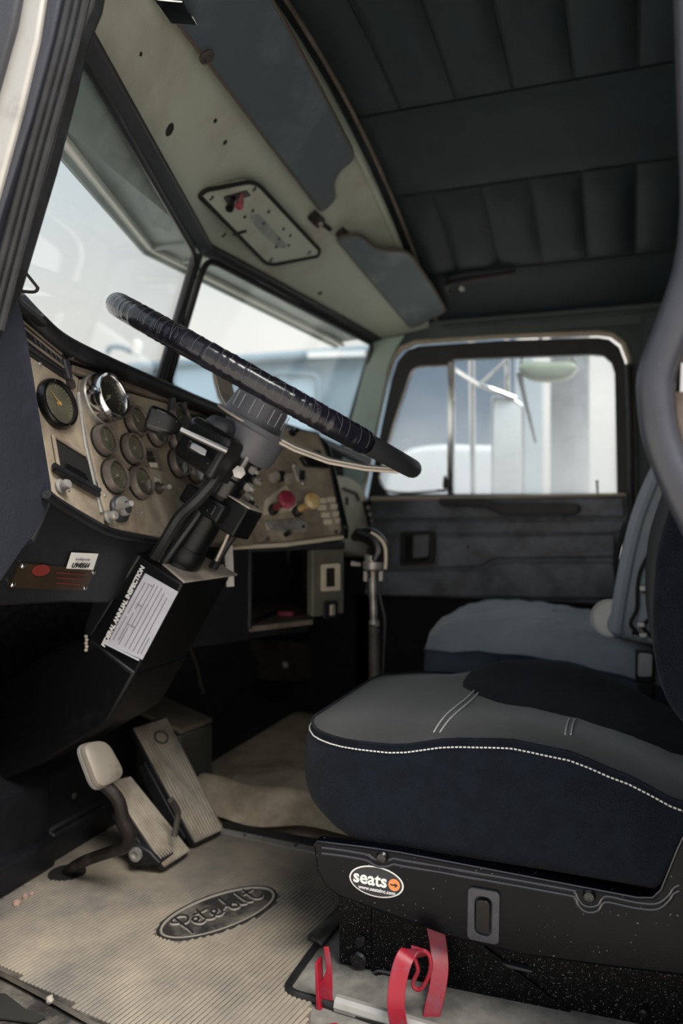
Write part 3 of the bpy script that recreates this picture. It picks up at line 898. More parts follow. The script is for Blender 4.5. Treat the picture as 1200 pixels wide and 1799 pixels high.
# cowl: rubber roll, vents and ledges under the glass
b = B(); b.tube(smooth([DP(*q, .012) for q in ((22, 520), (62, 562), (105, 600), (170, 633), (270, 676), (400, 728), (520, 760), (640, 810))], 4), .015, 12); b.build('cowl_roll', 'rubber', dash)
dpoly(((30, 535), (110, 600), (270, 670), (420, 725), (560, 760), (560, 790), (400, 745), (140, 672), (44, 600)), -.006, .03, 'cowl_bed', 'groove')
dpoly(((128, 640), (395, 727), (398, 735), (130, 652)), .008, .012, 'cowl_ledge', 'ledge', .002)
dpoly(((128, 618), (380, 712), (384, 718), (128, 628)), .012, .012, 'cowl_ledge', 'ledge', .002)
vt = dpoly(((40, 560), (118, 628), (122, 655), (128, 662), (50, 612)), .006, .012, 'vent_housing', 'dgrey', .002)
for (a, c) in (((40, 565), (108, 622)), ((43, 576), (108, 630)), ((46, 596), (112, 645))):
    b = B(); b.tube([DP(*a, .009), DP(*c, .009)], .0022, 6); b.build('slat', 'ledge', vt)
for k in range(6):
    x = 58 + 9 * k; b = B(); b.tube([DP(x, 588 + 7 * k, .008), DP(x + 6, 604 + 7 * k, .008)], .0018, 6); b.build('louver', 'plast', vt)
dpoly(((48, 616), (54, 614), (121, 655), (120, 667), (114, 665), (52, 624)), .002, .004, 'air_slot', 'groove', 0)
b = B(); b.lathe([(.008, 0), (.008, .006), (0, .007)], DP(122, 676, 0), DN, 14); b.build('plug', 'grime', dash)
dpoly(((112, 628), (124, 632), (130, 668), (122, 664)), .01, .014, 'vent_end_cap', 'plast', .003)
vt2 = dpoly(((325, 725), (405, 735), (405, 760), (330, 742)), .006, .012, 'vent_housing', 'groove', .002)
for k in range(5):
    b = B(); b.tube([DP(333 + 14 * k, 730 + 2 * k, .008), DP(340 + 14 * k, 744 + 3 * k, .008)], .002, 6); b.build('louver', 'ledge', vt2)
for px, py in ((197, 684), (302, 708), (322, 716)):
    b = B(); b.box(DP(px, py, .01), DN * .006, V((0, .006, 0)), V((0, 0, .014))); b.build('clip', 'plast', dash, .002)

def gauge(px, py, vr, style):
    o = DP(px, py, 0)
    r = vr * dist(o) / FP
    h = {'big': .012, 'chrome': .034}.get(style, .016)
    cr = style == 'chrome'; ri = .74 if cr else .82
    g = B(); g.lathe([(r * 1.0, -.002), (r * 1.0, h * .5), (r * .97, h * .8), (r * .89, h), (r * .80, h * .96), (r * .75, h * .8), (r * .74, h * .3)] if cr else [(r * 1.0, -.002), (r * 1.02, h * .3), (r * .98, h * .75), (r * .93, h), (r * .84, h), (r * .80, h * .55), (r * .80, -.001)], o, DN, 32, False)
    gd = g.build('gauge', {'big': 'gloss', 'chrome': 'chrome'}.get(style, 'bezel'), dash)
    if style != 'big':
        B().lathe([(r * 1.04, -.001), (r * 1.05, h * .25), (r * .99, h * .32), (r * .95, -.001)], o, DN, 32, False).build('bezel_ring', 'rubber' if style != 'chrome' else 'steel', gd)
    hd = h * (.55 if style != 'chrome' else .6)
    B().lathe([(r * ri, hd - .002), (r * ri, hd), (0, hd)], o, DN, 28).build('dial', 'dial' if style != 'chrome' else M('dark_dial', '#3b3832', .5), gd)
    u = V((0, 1, 0)); v = DN.cross(u)
    if v.z < 0: v = -v
    mk = B()
    for k in range(21):
        a = rad(220 - 260 * k / 20)
        d = u * math.cos(a) + v * math.sin(a); s = DN.cross(d)
        l0, l1 = (.60, .74) if k % 5 == 0 else (.66, .74)
        mk.prism([o + DN * (hd + .0004) + d * r * l0 - s * r * .016, o + DN * (hd + .0004) + d * r * l1 - s * r * .016, o + DN * (hd + .0004) + d * r * l1 + s * r * .016, o + DN * (hd + .0004) + d * r * l0 + s * r * .016], DN * .0004)
    mk.build('dial_marks', 'dialmark', gd)
    a = rad(random.choice((200, 215, 130, 100)))
    d = u * math.cos(a) + v * math.sin(a)
    nd = B(); nd.tube([o + DN * (hd + .002) - d * r * .12, o + DN * (hd + .002) + d * r * .62], [r * .035, r * .012], 6); nd.lathe([(r * .09, hd), (r * .07, hd + .003), (0, hd + .0032)], o, DN, 12)
    nd.build('needle', 'needle' if style == 'big' else 'dialmark', gd)
    B().lathe([(r * (ri + .01), h * .8), (r * .5, h * .8 + .0012), (0, h * .8 + .0016)], o, DN, 24).build('lens', 'lens', gd)
gauge(97, 711, 46, 'big')
gauge(172, 704, 45, 'chrome')
for q in ((178, 775, 28), (228, 790, 28), (197, 838, 31), (242, 849, 30), (234, 742, 28), (271, 760, 27), (310, 735, 27), (309, 774, 28), (309, 815, 26), (339, 825, 26)):
    gauge(*q, 'small')
# pocket in the side panel: a flat dark sheet paints its shade
pk = dpoly(((94, 766), (150, 800), (172, 850), (174, 866), (106, 826)), .002, .003, 'panel_pocket', 'groove', 0)
b = B(); b.tube([DP(93, 764, .004), DP(150, 799, .004)], .003, 6); b.tube([DP(93, 764, .004), DP(104, 828, .004)], .003, 6); b.build('pocket_rim', 'tan', pk)
dpoly(((106, 832), (118, 812), (150, 830), (172, 866), (174, 872)), .006, .004, 'pocket_flap', 'blackpaint', .002, pk)
b = B(); b.tube([DP(95, 818, .008), DP(174, 862, .008)], .005, 8); b.tube([DP(96, 826, .006), DP(174, 870, .006)], .004, 8); b.build('pocket_lip', 'rubber', pk)
# warning lamp plate, toggles, keys
wp = dpoly(((249, 783), (278, 790), (287, 827), (258, 818)), .004, .006, 'warning_plate', 'ledge', .002)
for k, q in enumerate(((262, 797), (266, 808), (270, 817))):
    b = B(); b.box(DP(*q, .006), V((0, .010, 0)), V((-.001, 0, .004)), DN * .0015); b.build('lamp_window', 'cream' if k == 2 else 'groove', wp)
def toggle(px, py, tx, ty, r=.009, m_='steel'):
    o = DP(px, py, 0)
    b = B(); b.lathe([(r * 1.3, 0), (r * 1.3, .003), (r * .8, .004), (r * .7, .011), (0, .012)], o, DN, 14); g = b.build('switch', 'grime', dash)
    e_ = atX(tx, ty, o.x + .035)
    B().tube([o + DN * .008, o.lerp(e_, .6) + DN * .004, e_], [.0028, .003, .0042], 8).build('switch_lever', m_, g)
toggle(277, 858, 298, 855)
dpoly(((264, 836), (282, 842), (284, 850), (266, 845)), .001, .001, 'switch_label', 'cream', 0)
b = B(); b.lathe([(.021, 0), (.022, .006), (.016, .012), (.010, .014), (.010, .02), (0, .021)], DP(207, 896, 0), DN, 22); ig = b.build('ignition_switch', 'plast', dash)
B().lathe([(.016, .008), (.016, .014), (.006, .016), (0, .016)], DP(207, 892, .004), DN, 18).build('switch_collar', 'steel', ig)
B().tube([DP(207, 893, .016), atX(221, 888, -.73), atX(231, 884, -.715)], [.005, .004, .0045], 8).build('key', 'steel', ig)
for q in ((188, 909), (104, 855)):
    b = B(); b.lathe([(.010, 0), (.011, .004), (.007, .006), (.008, .014), (.006, .018), (0, .019)], DP(*q, 0), DN, 14); b.build('knob', 'steel', dash)
for q in ((70, 640), (150, 690), (148, 760), (120, 860), (184, 870), (330, 935), (250, 900)): screw(DP(*q, 0), DN, .0035, dash)

# angled centre panel with the air valves
ca, cb = atX(415, 955, -.775), atX(612, 941, -.62)
CD = (cb - ca); CD.z = 0; CD.normalize()
CNv = V((CD.y, -CD.x, 0))
CN = (CNv + UP * .22).normalized()
def CP(px, py, off=0.0): return atP(px, py, ca + CN * off, CN)
def CV(px, py, off=0.0): return atP(px, py, ca + CNv * off, CNv)
def cpoly(pts, off, th, name, mat, bev=.002, parent=None, r=0):
    P = [CP(*q, off) for q in pts]
    if r: P = rpoly(P, r)
    b = B(); b.prism(P, -CN * th); return b.build(name, mat, parent or dash, bev)
cpoly(((405, 958), (405, 830), (455, 790), (505, 752), (562, 762), (582, 800), (601, 930), (598, 940), (500, 953)), 0, .02, 'centre_instrument_panel', 'tan', .003)
b = B(); b.prism([CP(*q, .004) for q in ((560, 762), (580, 782), (592, 830), (614, 928), (613, 946), (604, 944), (600, 925), (576, 800))], -CN * .12); b.build('panel_end', 'blackpaint', dash, .004)
b = B(); b.tube([CP(405, 962, .004), CP(500, 957, .004), CP(602, 944, .004)], .005, 8); b.build('panel_edge', 'cream', dash)
def pull_knob(px, py, tx, ty, mat, name, label, r):
    o = CP(px, py, 0); d = (atP(tx, ty, o + CNv * .055, CNv) - o); L = d.length * 1.15; d.normalize()
    b = B(); b.lathe([(.012, 0), (.012, .012), (.009, .016), (.009, .02), (0, .02)], o, d, 16); g = b.build('air_valve', 'rubber', dash)
    b = B(); b.lathe([(.0085, .016), (.0085, L * .7), (r * .7, L * .85), (r, L * .95), (r * 1.0, L * 1.05), (r * .8, L * 1.12), (0, L * 1.16)], o, d, 20)
    lab(b.build(name, mat, g), label)
cpoly(((465, 880), (487, 862), (503, 852), (518, 880), (524, 894), (500, 900), (462, 905)), .001, .001, 'valve_decal', 'cream', 0)
pull_knob(478, 897, 500, 880, 'redknob', 'valve_knob', 'faded red push-pull knob', .020)
pull_knob(520, 900, 545, 882, 'yellow', 'valve_knob', 'yellow push-pull knob', .019)
lp = cpoly(((466, 915), (522, 910), (541, 918), (540, 934), (480, 935), (470, 930)), .004, .004, 'metal_tag', 'steel', .002)
screw(CP(478, 924, .004), CN, .004, lp); screw(CP(533, 925, .004), CN, .004, lp, 'groove')
for q in ((513, 760), (552, 800), (546, 812), (565, 812)):
    b = B(); b.lathe([(.010, 0), (.010, .006), (.006, .008), (.006, .02), (0, .021)], CP(*q, 0), CN, 12); b.build('knob', 'gloss', dash)
cpoly(((530, 803), (562, 798), (584, 812), (578, 822), (540, 818)), .012, .02, 'switch_block', 'gloss', .003)
for q in ((480, 838), (507, 842)):
    b = B(); b.lathe([(.015, 0), (.015, .006), (.011, .012), (0, .013)], CP(*q, 0), CN, 14); b.build('knob', 'whitemetal', dash)
cpoly(((481, 828), (500, 826), (506, 844), (486, 848)), .003, .004, 'switch_base', 'rubber')
pl = cpoly(((513, 816), (526, 820), (540, 838), (538, 848), (524, 846), (518, 830)), .004, .004, 'bracket_plate', 'steel')
b = B(); b.box(CP(531, 835, .009), CD * .006, UP * .010, CN * .003); b.build('slot', 'groove', pl)
screw(CP(517, 818, .006), CN, .006, pl); screw(CP(533, 849, .004), CN, .006, pl)
for q in ((566, 892), (572, 905), (566, 880), (576, 917), (588, 890), (592, 903), (596, 915), (582, 878)):
    b = B(); b.box(CP(*q, .001), CD * .012, UP * .006, CN * .0008); b.build('label_strip', 'cream', dash)
for q in ((590, 935), (606, 926), (502, 940), (470, 948)): screw(CP(*q, .003), CN, .005, dash, 'grime')
b = B(); b.tube([CP(500, 940, .002), CP(512, 934, .02)], [.004, .006], 8); b.build('switch', 'gloss', dash)
# small white bracket left of the valves
cpoly(((436, 918), (448, 895), (455, 915), (458, 922)), .004, .003, 'bracket_plate', 'whitemetal')

# open bin and fuse block under the centre panel
bn = B()
fl, fr_, ft, fb = CV(437, 1030), CV(548, 1030), CV(490, 968).z, CV(490, 1095).z
def CB(px, z, dep): 
    p = CV(px, 1000); return V((p.x, p.y, z)) - CNv * dep
def slab(px0, px1, z0, z1, d0, d1, name, mat, bev=.002, parent=None):
    a, c = CB(px0, z0, d0), CB(px1, z0, d0)
    b = B(); b.prism([a, c, V((c.x, c.y, z1)), V((a.x, a.y, z1))], -CNv * (d1 - d0)); return b.build(name, mat, parent or dash, bev)
slab(300, 440, fb - .03, ft + .02, .0, .30, 'lower_dash_body', 'black', .004)
slab(437, 606, ft, ft + .016, -.002, .24, 'bin_roof', 'dgrey', .003)
def DPT(px, z, dep):
    p = atP(px, 1000, ca - CNv * dep, CNv); return V((p.x, p.y, z))
BD = .34
f0, f1, k1, k0_ = CB(437, fb, 0), CB(550, fb, 0), DPT(518, fb, BD), DPT(405, fb, BD)
b = B(); b.prism([f0, f1, k1, k0_], (0, 0, -.012)); b.build('bin_floor', 'ledge', dash, .002)
slab(436, 552, fb - .03, fb - .012, .02, .2, 'bin_underside', 'black', .004)
hz = V((0, 0, ft - fb))
b = B(); b.prism([k0_, k1, k1 + hz, k0_ + hz], -CNv * .006); b.build('bin_back', 'groove', dash)
slab(436, 442, fb - .006, ft, -.003, .02, 'bin_edge', 'dgrey', .002)
b = B(); b.prism([f1, k1, k1 + hz, f1 + hz], CD * .004); b.build('bin_side', 'plast', dash)
b = B(); b.prism([f0, k0_, k0_ + hz, f0 + hz], -CD * .004); b.build('bin_side', 'plast', dash)
fbk = slab(548, 604, fb + .006, ft, -.002, .02, 'fuse_block', M('olive_grey_plastic', '#5b5a50', .5, 0, '#6c6a5e', 12, .4, .7), .004)
h0 = CB(577, 0, -.004)
zc1, zc2 = CV(575, 1014).z, CV(573, 1071).z
o1 = V((h0.x, h0.y, zc1)); o2 = V((h0.x, h0.y, zc2))
lo_, li_ = rrect(o1, CD, UP, .026, .031, .004), rrect(o1, CD, UP, .016, .022, .003)
b = B(); rows = [b.vs(lo_), b.vs([p + CNv * .008 for p in lo_]), b.vs([p + CNv * .008 for p in li_]), b.vs(li_)]
for r, s in zip(rows, rows[1:]):
    for i in range(len(r)): b.bm.faces.new((r[i], r[(i + 1) % len(r)], s[(i + 1) % len(r)], s[i]))
b.build('socket_frame', 'cream', fbk); B().prism(li_, -CNv * .001).build('socket_hole', 'groove', fbk)
b = B(); b.prism(rrect(o2, CD, UP, .021, .02, .006), CNv * .006); b.build('switch_bezel', 'rubber', fbk, .002)
b = B(); b.prism(rrect(o2 + CNv * .006, CD, UP, .007, .013, .003), CNv * .008); b.build('rocker', 'whitemetal', fbk, .003)
# bits lying in the bin
for pxs, name, lb, cat, m_, r_b in ((((452, 1085), (468, 1078), (484, 1072)), 'pen', 'short black pen lying in the open dashboard bin', 'pen', 'gloss', .005),
                              (((490, 1075), (515, 1076)), 'lighter', 'small pale red lighter lying in the open dashboard bin', 'lighter', 'redknob', .006)):
    b = B(); b.tube([V((p.x, p.y, fb + r_b)) for p in (atZ(*q, fb + .01) for q in pxs)], r_b, 10); tag(b.build(name, m_), lb, cat)

# knee panel with the data plate
KN = V((1, 0, -.5)).normalized()
k0 = V((-.778, 0, .60))
def KP(px, py, off=0.0): return atP(px, py, k0 + KN * off, KN)
def kpoly(pts, off, th, name, mat, bev=.002, parent=None, r=0):
    P = [KP(*q, off) for q in pts]
    if r: P = rpoly(P, r)
    b = B(); b.prism(P, -KN * th); return b.build(name, mat, parent or dash, bev)
kpoly(((-60, 1070), (-60, 985), (58, 948), (90, 872), (196, 930), (300, 952), (420, 965), (400, 1010), (270, 1010), (190, 1062), (120, 1060)), 0, .06, 'knee_panel', 'black', .006)
b = B(); b.tube(smooth([KP(*q, .004) for q in ((82, 868), (100, 882), (150, 912), (197, 935), (260, 947), (340, 958))], 4), .007, 8); b.build('knee_panel_edge', 'black', dash)
dpl = kpoly(((36, 990), (168, 1001), (150, 1037), (16, 1033)), .002, .002, 'data_plate', 'bronze', 0)
for q in ((40, 994), (22, 1027), (164, 1005), (149, 1033)): screw(KP(*q, .002), KN, .004, dpl, 'chrome', 'rivet')
kx = (KP(168, 1001) - KP(36, 990)).normalized(); ky = (KP(36, 990) - KP(16, 1033)).normalized()
oc = KP(72, 1002, .003)
b = B(); b.prism([oc + kx * (.019 * math.cos(2 * PI * k / 24)) + ky * (.009 * math.sin(2 * PI * k / 24)) for k in range(24)], KN * .0004); b.build('plate_emblem', 'redink', dpl)
for k in range(3):
    b = B(); a = KP(100, 1006 + 9 * k, .003); c = KP(150 - 5 * k, 1009 + 9 * k, .003); b.tube([a, c], .0008, 4); b.build('plate_line', 'redink', dpl)
stk = kpoly(((126, 971), (173, 973), (164, 1001), (117, 999)), .004, .001, 'inventory_sticker', 'white', 0)
sx_ = (KP(173, 973) - KP(126, 971)).normalized(); sy_ = (KP(126, 971) - KP(117, 999)).normalized()
words('U940564', .0115, KP(142, 994, .0055), sx_, sy_, 'ink', stk, bold=.0001)
words('truckPaper.com', .0055, KP(146, 983, .0055), sx_, sy_, 'greyink', stk)

# far end of the dashboard
def EP(px, py, y=2.18): return atY(px, py, y)
P = [atX(*q, -.80) for q in ((590, 835), (612, 838), (632, 850), (646, 876), (655, 915), (668, 960), (660, 978), (640, 978), (606, 968), (600, 935))]
b = B(); b.prism(rpoly(P, .012), (-.2, 0, 0)); lab(b.build('end_panel', 'cream', dash, .006, 3), 'cream far end of the dashboard')
b = B(); b.prism(rpoly([atX(*q, -.792) for q in ((640, 880), (650, 880), (664, 930), (664, 942), (654, 940))], .004), (-.008, 0, 0)); vs_ = b.build('vent_strip', 'groove', dash, .002)
for k in range(5):
    b = B(); b.ball(atX(646.5 + 3 * k, 892 + 11 * k, -.789), .007, 6); b.build('vent_knob', 'cream', vs_)
b = B(); b.tube([atX(604, 858, -.795), atX(626, 866, -.795), atX(632, 880, -.795)], .004, 8); b.build('panel_groove', 'ledge', dash)
b = B(); b.box(atX(610, 880, -.797), V((.002, 0, 0)), V((0, .006, 0)), V((0, 0, .012))); b.build('slot', 'groove', dash)
# dark body behind the panels so the dashboard has depth
b = B(); b.prism([V((-.84, .84, .66)), V((-.86, .84, .92)), V((-1.0, .84, .92)), V((-1.15, .84, .66))], (0, 1.55, -.04)); b.build('dash_body', 'insul', dash)
b = B(); b.prism([V((-.86, 1.98, .52)), V((-.86, 1.98, .74)), V((-1.1, 1.98, .80)), V((-1.1, 1.98, .55))], (0, .5, 0)); b.build('passenger_dash', 'black', dash, .01)

# ------------------------------------------------------------------ under the dash
b = B(); b.prism(rpoly([atX(*q, -1.0) for q in ((498, 1128), (578, 1128), (574, 1188), (512, 1198))], .004), (-.12, 0, 0)); t = b.build('control_box', 'grime', None, .004); tag(t, 'grimy brown metal box mounted under the dashboard bin', 'box')
b = B(); b.ball(atX(501, 1168, -.995), .01, 8); b.build('bolt', 'steel', t)
b = B(); p = atX(612, 1075, -.9); q = atX(604, 1230, -.9); b.box(p.lerp(q, .5), V((0, .005, 0)), (p - q) * .5, V((.004, 0, 0))); tag(b.build('support_strut', 'grime', None, .002), 'thin grey upright strut beneath the far end of the dashboard', 'strut')
# heater box beside the throttle pedal
pA = atZ(316, 1392, .0)
hb = root('heater_box', (pA.x, pA.y, 0), 'dusty grey box on the floor beside the throttle pedal', 'box')
x1 = -.93
P = [atX(*q, x1) for q in ((318, 1292), (374, 1270), (374, 1392), (312, 1410))]
b = B(); b.prism([P[0], P[1], V((P[1].x, P[1].y, .0)), V((P[0].x, P[0].y, .0))], (-.18, 0, 0)); b.build('box_body', M('dull_grey_green', '#4b4a44', .6, 0, '#3b3a36', 8, .4, .7), hb, .006)
b = B(); b.prism([P[0], P[1], P[1] + V((-.16, -.0, .05)), P[0] + V((-.16, .0, .05))], (0, 0, .012)); b.build('box_lid', M('dusty_brown', '#6d6355', .8, 0, '#544c42', 9, .4, .7), hb, .004)
b = B(); b.tube([V((P[1].x + .01, P[1].y - .03, .012)), V((P[1].x - .05, P[1].y + .06, .012))], .02, 10); b.build('box_foot', 'grime', hb)
b = B(); b.tube(smooth([atX(*q, -1.0) for q in ((330, 1130), (345, 1165), (352, 1200), (358, 1218))], 4), .004, 8); tag(b.build('hanging_wire', 'grime'), 'thin pale wire dangling behind the steering column', 'wire')

# black kick boxes at the far left of the pedals
kb = root('kick_box', (-1.08, 1.2, 0), 'low black chamfered ducts on the floor left of the clutch pedal', 'duct')
for y0, y1, dx in ((.85, 1.235, 0), (1.24, 1.60, -.012)):
    b = B(); x = -1.02 + dx
    pr = [(x, .0), (x + .005, .055), (x - .012, .06), (x - .012, .16), (x - .06, .215), (x - .17, .235), (x - .17, 0)]
    b.loft([[V((px, y, z)) for px, z in pr] for y in (y0, y1)]); b.build('duct_section', 'black', kb, .005)
screw(V((-1.03, 1.3, .11)), V((1, 0, 0)), .007, kb, 'grime')

# ------------------------------------------------------------------ steering column
C0 = atY(488, 690, 1.25); C1 = atY(311, 1000, 1.205)
SD = (C1 - C0).normalized()
SY = (V((0, 1, 0)) - SD * SD.y).normalized()
SP = SY.cross(SD)
if SP.x < 0: SP = -SP
def K(t, p=0.0, y=0.0): return C0 + SD * t + SP * p + SY * y
LT = (C1 - C0).length
sc = root('steering_column', K(LT), 'black steering column with turn signal stalk rising from the angular cover', 'steering column')
b = B(); b.lathe([(.030, .13), (.030, LT + .03)], C0, SD, 24); b.build('column_tube', 'blackpaint', sc)
b = B(); b.lathe([(.032, LT - .045), (.034, LT - .04), (.034, LT - .02), (.031, LT - .015)], C0, SD, 24); b.build('tube_ring', 'blackpaint', sc)
# hub housing below the wheel
b = B(); b.lathe([(.059, .066), (.060, .074), (.056, .078), (.055, .11), (.052, .122), (.048, .126), (0, .126)], C0, SD, 32); b.build('hub_housing', 'hubgrey', sc)
b = B(); b.lathe([(.040, .115), (.040, .165), (.034, .17), (.034, .20)], C0, SD, 20); b.build('column_neck', 'gloss', sc)
for t_, p_, y_ in ((.135, .040, -.015), (.15, .042, .015), (.165, .044, -.005), (.18, .042, .018)):
    b = B(); b.lathe([(.008, 0), (.008, .008), (.004, .01), (.004, .016), (0, .016)], K(t_, p_ - .006, y_), SP, 8); b.build('bolt', 'steel', sc)
b = B(); b.tube([K(.12, .03, -.04), K(.145, .032, -.045)], [.004, .004], 8); b.lathe([(.011, 0), (.011, .006), (0, .007)], K(.148, .032, -.044), SP * .3 - SY, 6); b.build('tilt_bolt', 'steel', sc)
# clamp with block
b = B(); b.box(K(.225, .0, -.002), SD * .017, SP * .042, SY * .044); b.build('clamp_band', 'blackpaint', sc, .005)
b = B(); b.box(K(.222, .046, .012), SD * .028, SP * .024, SY * .034); b.build('clamp_block', 'blackpaint', sc, .004)
b = B(); b.box(K(.193, .046, .012), SD * .0015, SP * .024, SY * .034); b.build('clamp_top_plate', 'whitemetal', sc, .001)
b = B(); b.box(K(.225, .02, -.047), SD * .010, SP * .010, SY * .003); b.build('clamp_latch', 'gloss', sc, .002)
# turn signal switch
S0 = K(.14, -.03, -.055)
b = B()
b.loft([[K(.14 + a * .038 * f, -.028 + c * .046 * f, -.058 + s) for a, c in ((-1, -.8), (-.8, -1), (.8, -1), (1, -.8), (1, .8), (.8, 1), (-.8, 1), (-1, .8))] for s, f in ((-.035, .8), (-.025, 1), (.03, 1), (.04, .9))])
b.build('signal_housing', 'gloss', sc, .004, 2)
b = B(); b.box(K(.142, .012, -.066), SD * .036, SP * .008, SY * .036); b.build('housing_band', 'rubber', sc, .005)
b = B(); b.lathe([(.030, 0), (.031, .02), (.022, .032), (0, .034)], K(.115, -.03, -.05), -SD * .9 - SP * .2, 8); b.build('hazard_cover', 'plast', sc, .004)
e1, e2 = atY(398, 792, 1.13), atY(312, 752, 1.08)
b = B(); b.tube([e1, e1.lerp(e2, .5), e2], [.0065, .006, .005], 10); lab(b.build('signal_lever', 'darksteel', sc), 'chrome turn signal lever')
kd = (atY(258, 732, 1.05) - e2)
kn = kd.normalized(); ks = kn.cross(UP).normalized(); ku = ks.cross(kn)
b = B()
b.loft([[e2 + kd * f + ks * (h * cx) + ku * (v_ * cz) for cx, cz in ((-1, -.7), (-.7, -1), (.7, -1), (1, -.7), (1, .7), (.7, 1), (-.7, 1), (-1, .7))] for f, h, v_ in ((-.08, .008, .008), (.25, .015, .017), (.55, .017, .019), (.95, .014, .019), (1.0, .012, .017))])
lab(b.build('lever_knob', 'gloss', sc, .002), 'black paddle knob')
b = B(); a, c = atY(362, 797, 1.12), atY(330, 780, 1.11)
b.loft([[a.lerp(c, f) + ks * (.010 * s * cx) + ku * (.008 * s * cz) for cx, cz in ((-1, -.8), (0, -1), (1, -.8), (1, .8), (0, 1), (-1, .8))] for f, s in ((0, .8), (.3, 1), (.9, 1), (1, .7))]); lab(b.build('hazard_tab', 'darksteel', sc, .003), 'chrome hazard tab')
# loom and cables
def cable(pts, y, r, name='cable', flat=None):
    b = B(); b.tube(smooth([atY(*q, yy) for q, yy in zip(pts, y)], 6), r, 8, flat=flat); return b.build(name, 'rubber', sc)
cable(((386, 825), (372, 850), (345, 880), (318, 905), (296, 940), (272, 978)), (1.16, 1.15, 1.14, 1.14, 1.14, 1.15), .0105, 'loom')
cable(((370, 860), (350, 900), (318, 945), (286, 990)), (1.2, 1.18, 1.17, 1.17), .007)
cable(((440, 880), (428, 915), (398, 955), (370, 1005)), (1.28, 1.29, 1.29, 1.27), .0085)
cable(((452, 890), (420, 930), (400, 950), (386, 975)), (1.33, 1.33, 1.33, 1.32), .004)
B().tube([atY(418, 900, 1.25), atY(394, 955, 1.25), atY(380, 985, 1.25)], [.003, .003, .003], 8).build('brass_rod', 'whitemetal', sc)

# cover box round the foot of the column
cc = root('column_cover', K(LT + .3), 'angular black steering column cover carrying a white inspection sticker', 'column cover')
yn = 1.145
ct = [atY(240, 974, yn), atY(322, 1026, yn)]
cbm = [atY(236, 1186, yn), atY(152, 1122, yn)]
b = B(); face = [ct[0], ct[1], cbm[0], cbm[1]]
b.prism(face, (0, .165, 0)); b.build('cover_top', 'blackpaint', cc, .005, 3)
b = B(); q0 = ct[0].lerp(ct[1], .06); q1 = ct[1]
up_ = -SD * .005
b.prism([q0 + up_ + V((0, .03, 0)), q1 + up_, q1 + up_ + V((.01, .17, 0)), q0 + up_ + V((0, .165, 0))], SD * .004); b.build('top_plate', 'whitemetal', cc, .001)
low = [atY(*q, yn - .004) for q in ((152, 1118), (238, 1182), (188, 1272), (60, 1348), (-40, 1392), (-60, 1330), (-60, 1235), (20, 1190), (95, 1140))]
b = B(); b.prism(low, (0, .17, 0)); b.build('cover_lower', 'blackpaint', cc, .007, 3)
b = B(); b.prism([atY(*q, 1.3) for q in ((330, 1100), (300, 1175), (256, 1248), (190, 1276), (150, 1122), (320, 1030))], (0, .02, 0)); b.build('cover_side', 'blackpaint', cc, .004)
b = B(); b.prism([atY(*q, yn - .002) for q in ((168, 1035), (240, 972), (246, 978), (158, 1120), (146, 1110))], (0, .05, 0)); b.build('cover_flange', 'black', cc, .003)
b = B(); b.lathe([(.008, 0), (.008, .004), (.003, .005), (.003, .003), (0, .003)], atY(217, 1008, yn - .001), (0, -1, 0), 14); b.build('bolt', 'grime', cc)
for k in range(5): 
    b = B(); b.ball(atY(151 + (k % 2), 1118 + 6 * k, yn - .008), .0035, 6); b.build('brass_stud', 'whitemetal', cc)
# inspection sticker
yi = yn - .0015
def CI(px, py, d=0): return atY(px, py, yi - d)
b = B(); b.prism([CI(*q) for q in ((255, 1007), (313, 1040), (250, 1159), (186, 1130))], (0, .001, 0)); ins = b.build('inspection_sticker', 'paper', cc)
lab(ins, 'pale printed inspection sticker')
b = B(); b.prism([CI(*q) for q in ((244, 1011), (254, 1007), (192, 1125), (186, 1117))], (0, .001, 0)); b.build('sticker_title_band', 'ink', ins)
tx = (CI(240, 1018) - CI(193, 1112)); ty = (CI(193, 1112) - CI(220, 1126))
words('FEDERAL ANNUAL INSPECTION', .0112, CI(216, 1066, .0016), tx, ty, 'whiteink', ins, bold=.0005)
sa, sb, sc_, sd = CI(186, 1130, .001), CI(255, 1007, .001), CI(313, 1040, .001), CI(250, 1159, .001)
def SQ(u, v): return (sa.lerp(sb, u)).lerp(sd.lerp(sc_, u), v)   # u along the title, v across
for v_, us in ((.12, ((.08, .42), (.46, .9))), (.24, ((.1, .5), (.55, .88))), (.30, ((.06, .30),)), (.36, ((.34, .94),)), (.46, ((.06, .94),)), (.58, ((.06, .94),)), (.70, ((.05, .9),)), (.82, ((.05, .86),)), (.9, ((.06, .3),))):
    for u0, u1 in us:
        b = B(); b.tube([SQ(u0, v_), SQ(u1, v_)], .0007, 4); b.build('printed_line', 'greyink', ins)
for u_, v0, v1 in ((.34, .22, .46), (.9, .2, .34), (.62, .2, .34)):
    b = B(); b.tube([SQ(u_, v0), SQ(u_, v1)], .0005, 4); b.build('printed_line', 'greyink', ins)
b = B(); b.tube([CI(185, 1131, .002), CI(244, 1160, .002)], .0016, 6); b.build('sticker_fold', 'paper', ins)
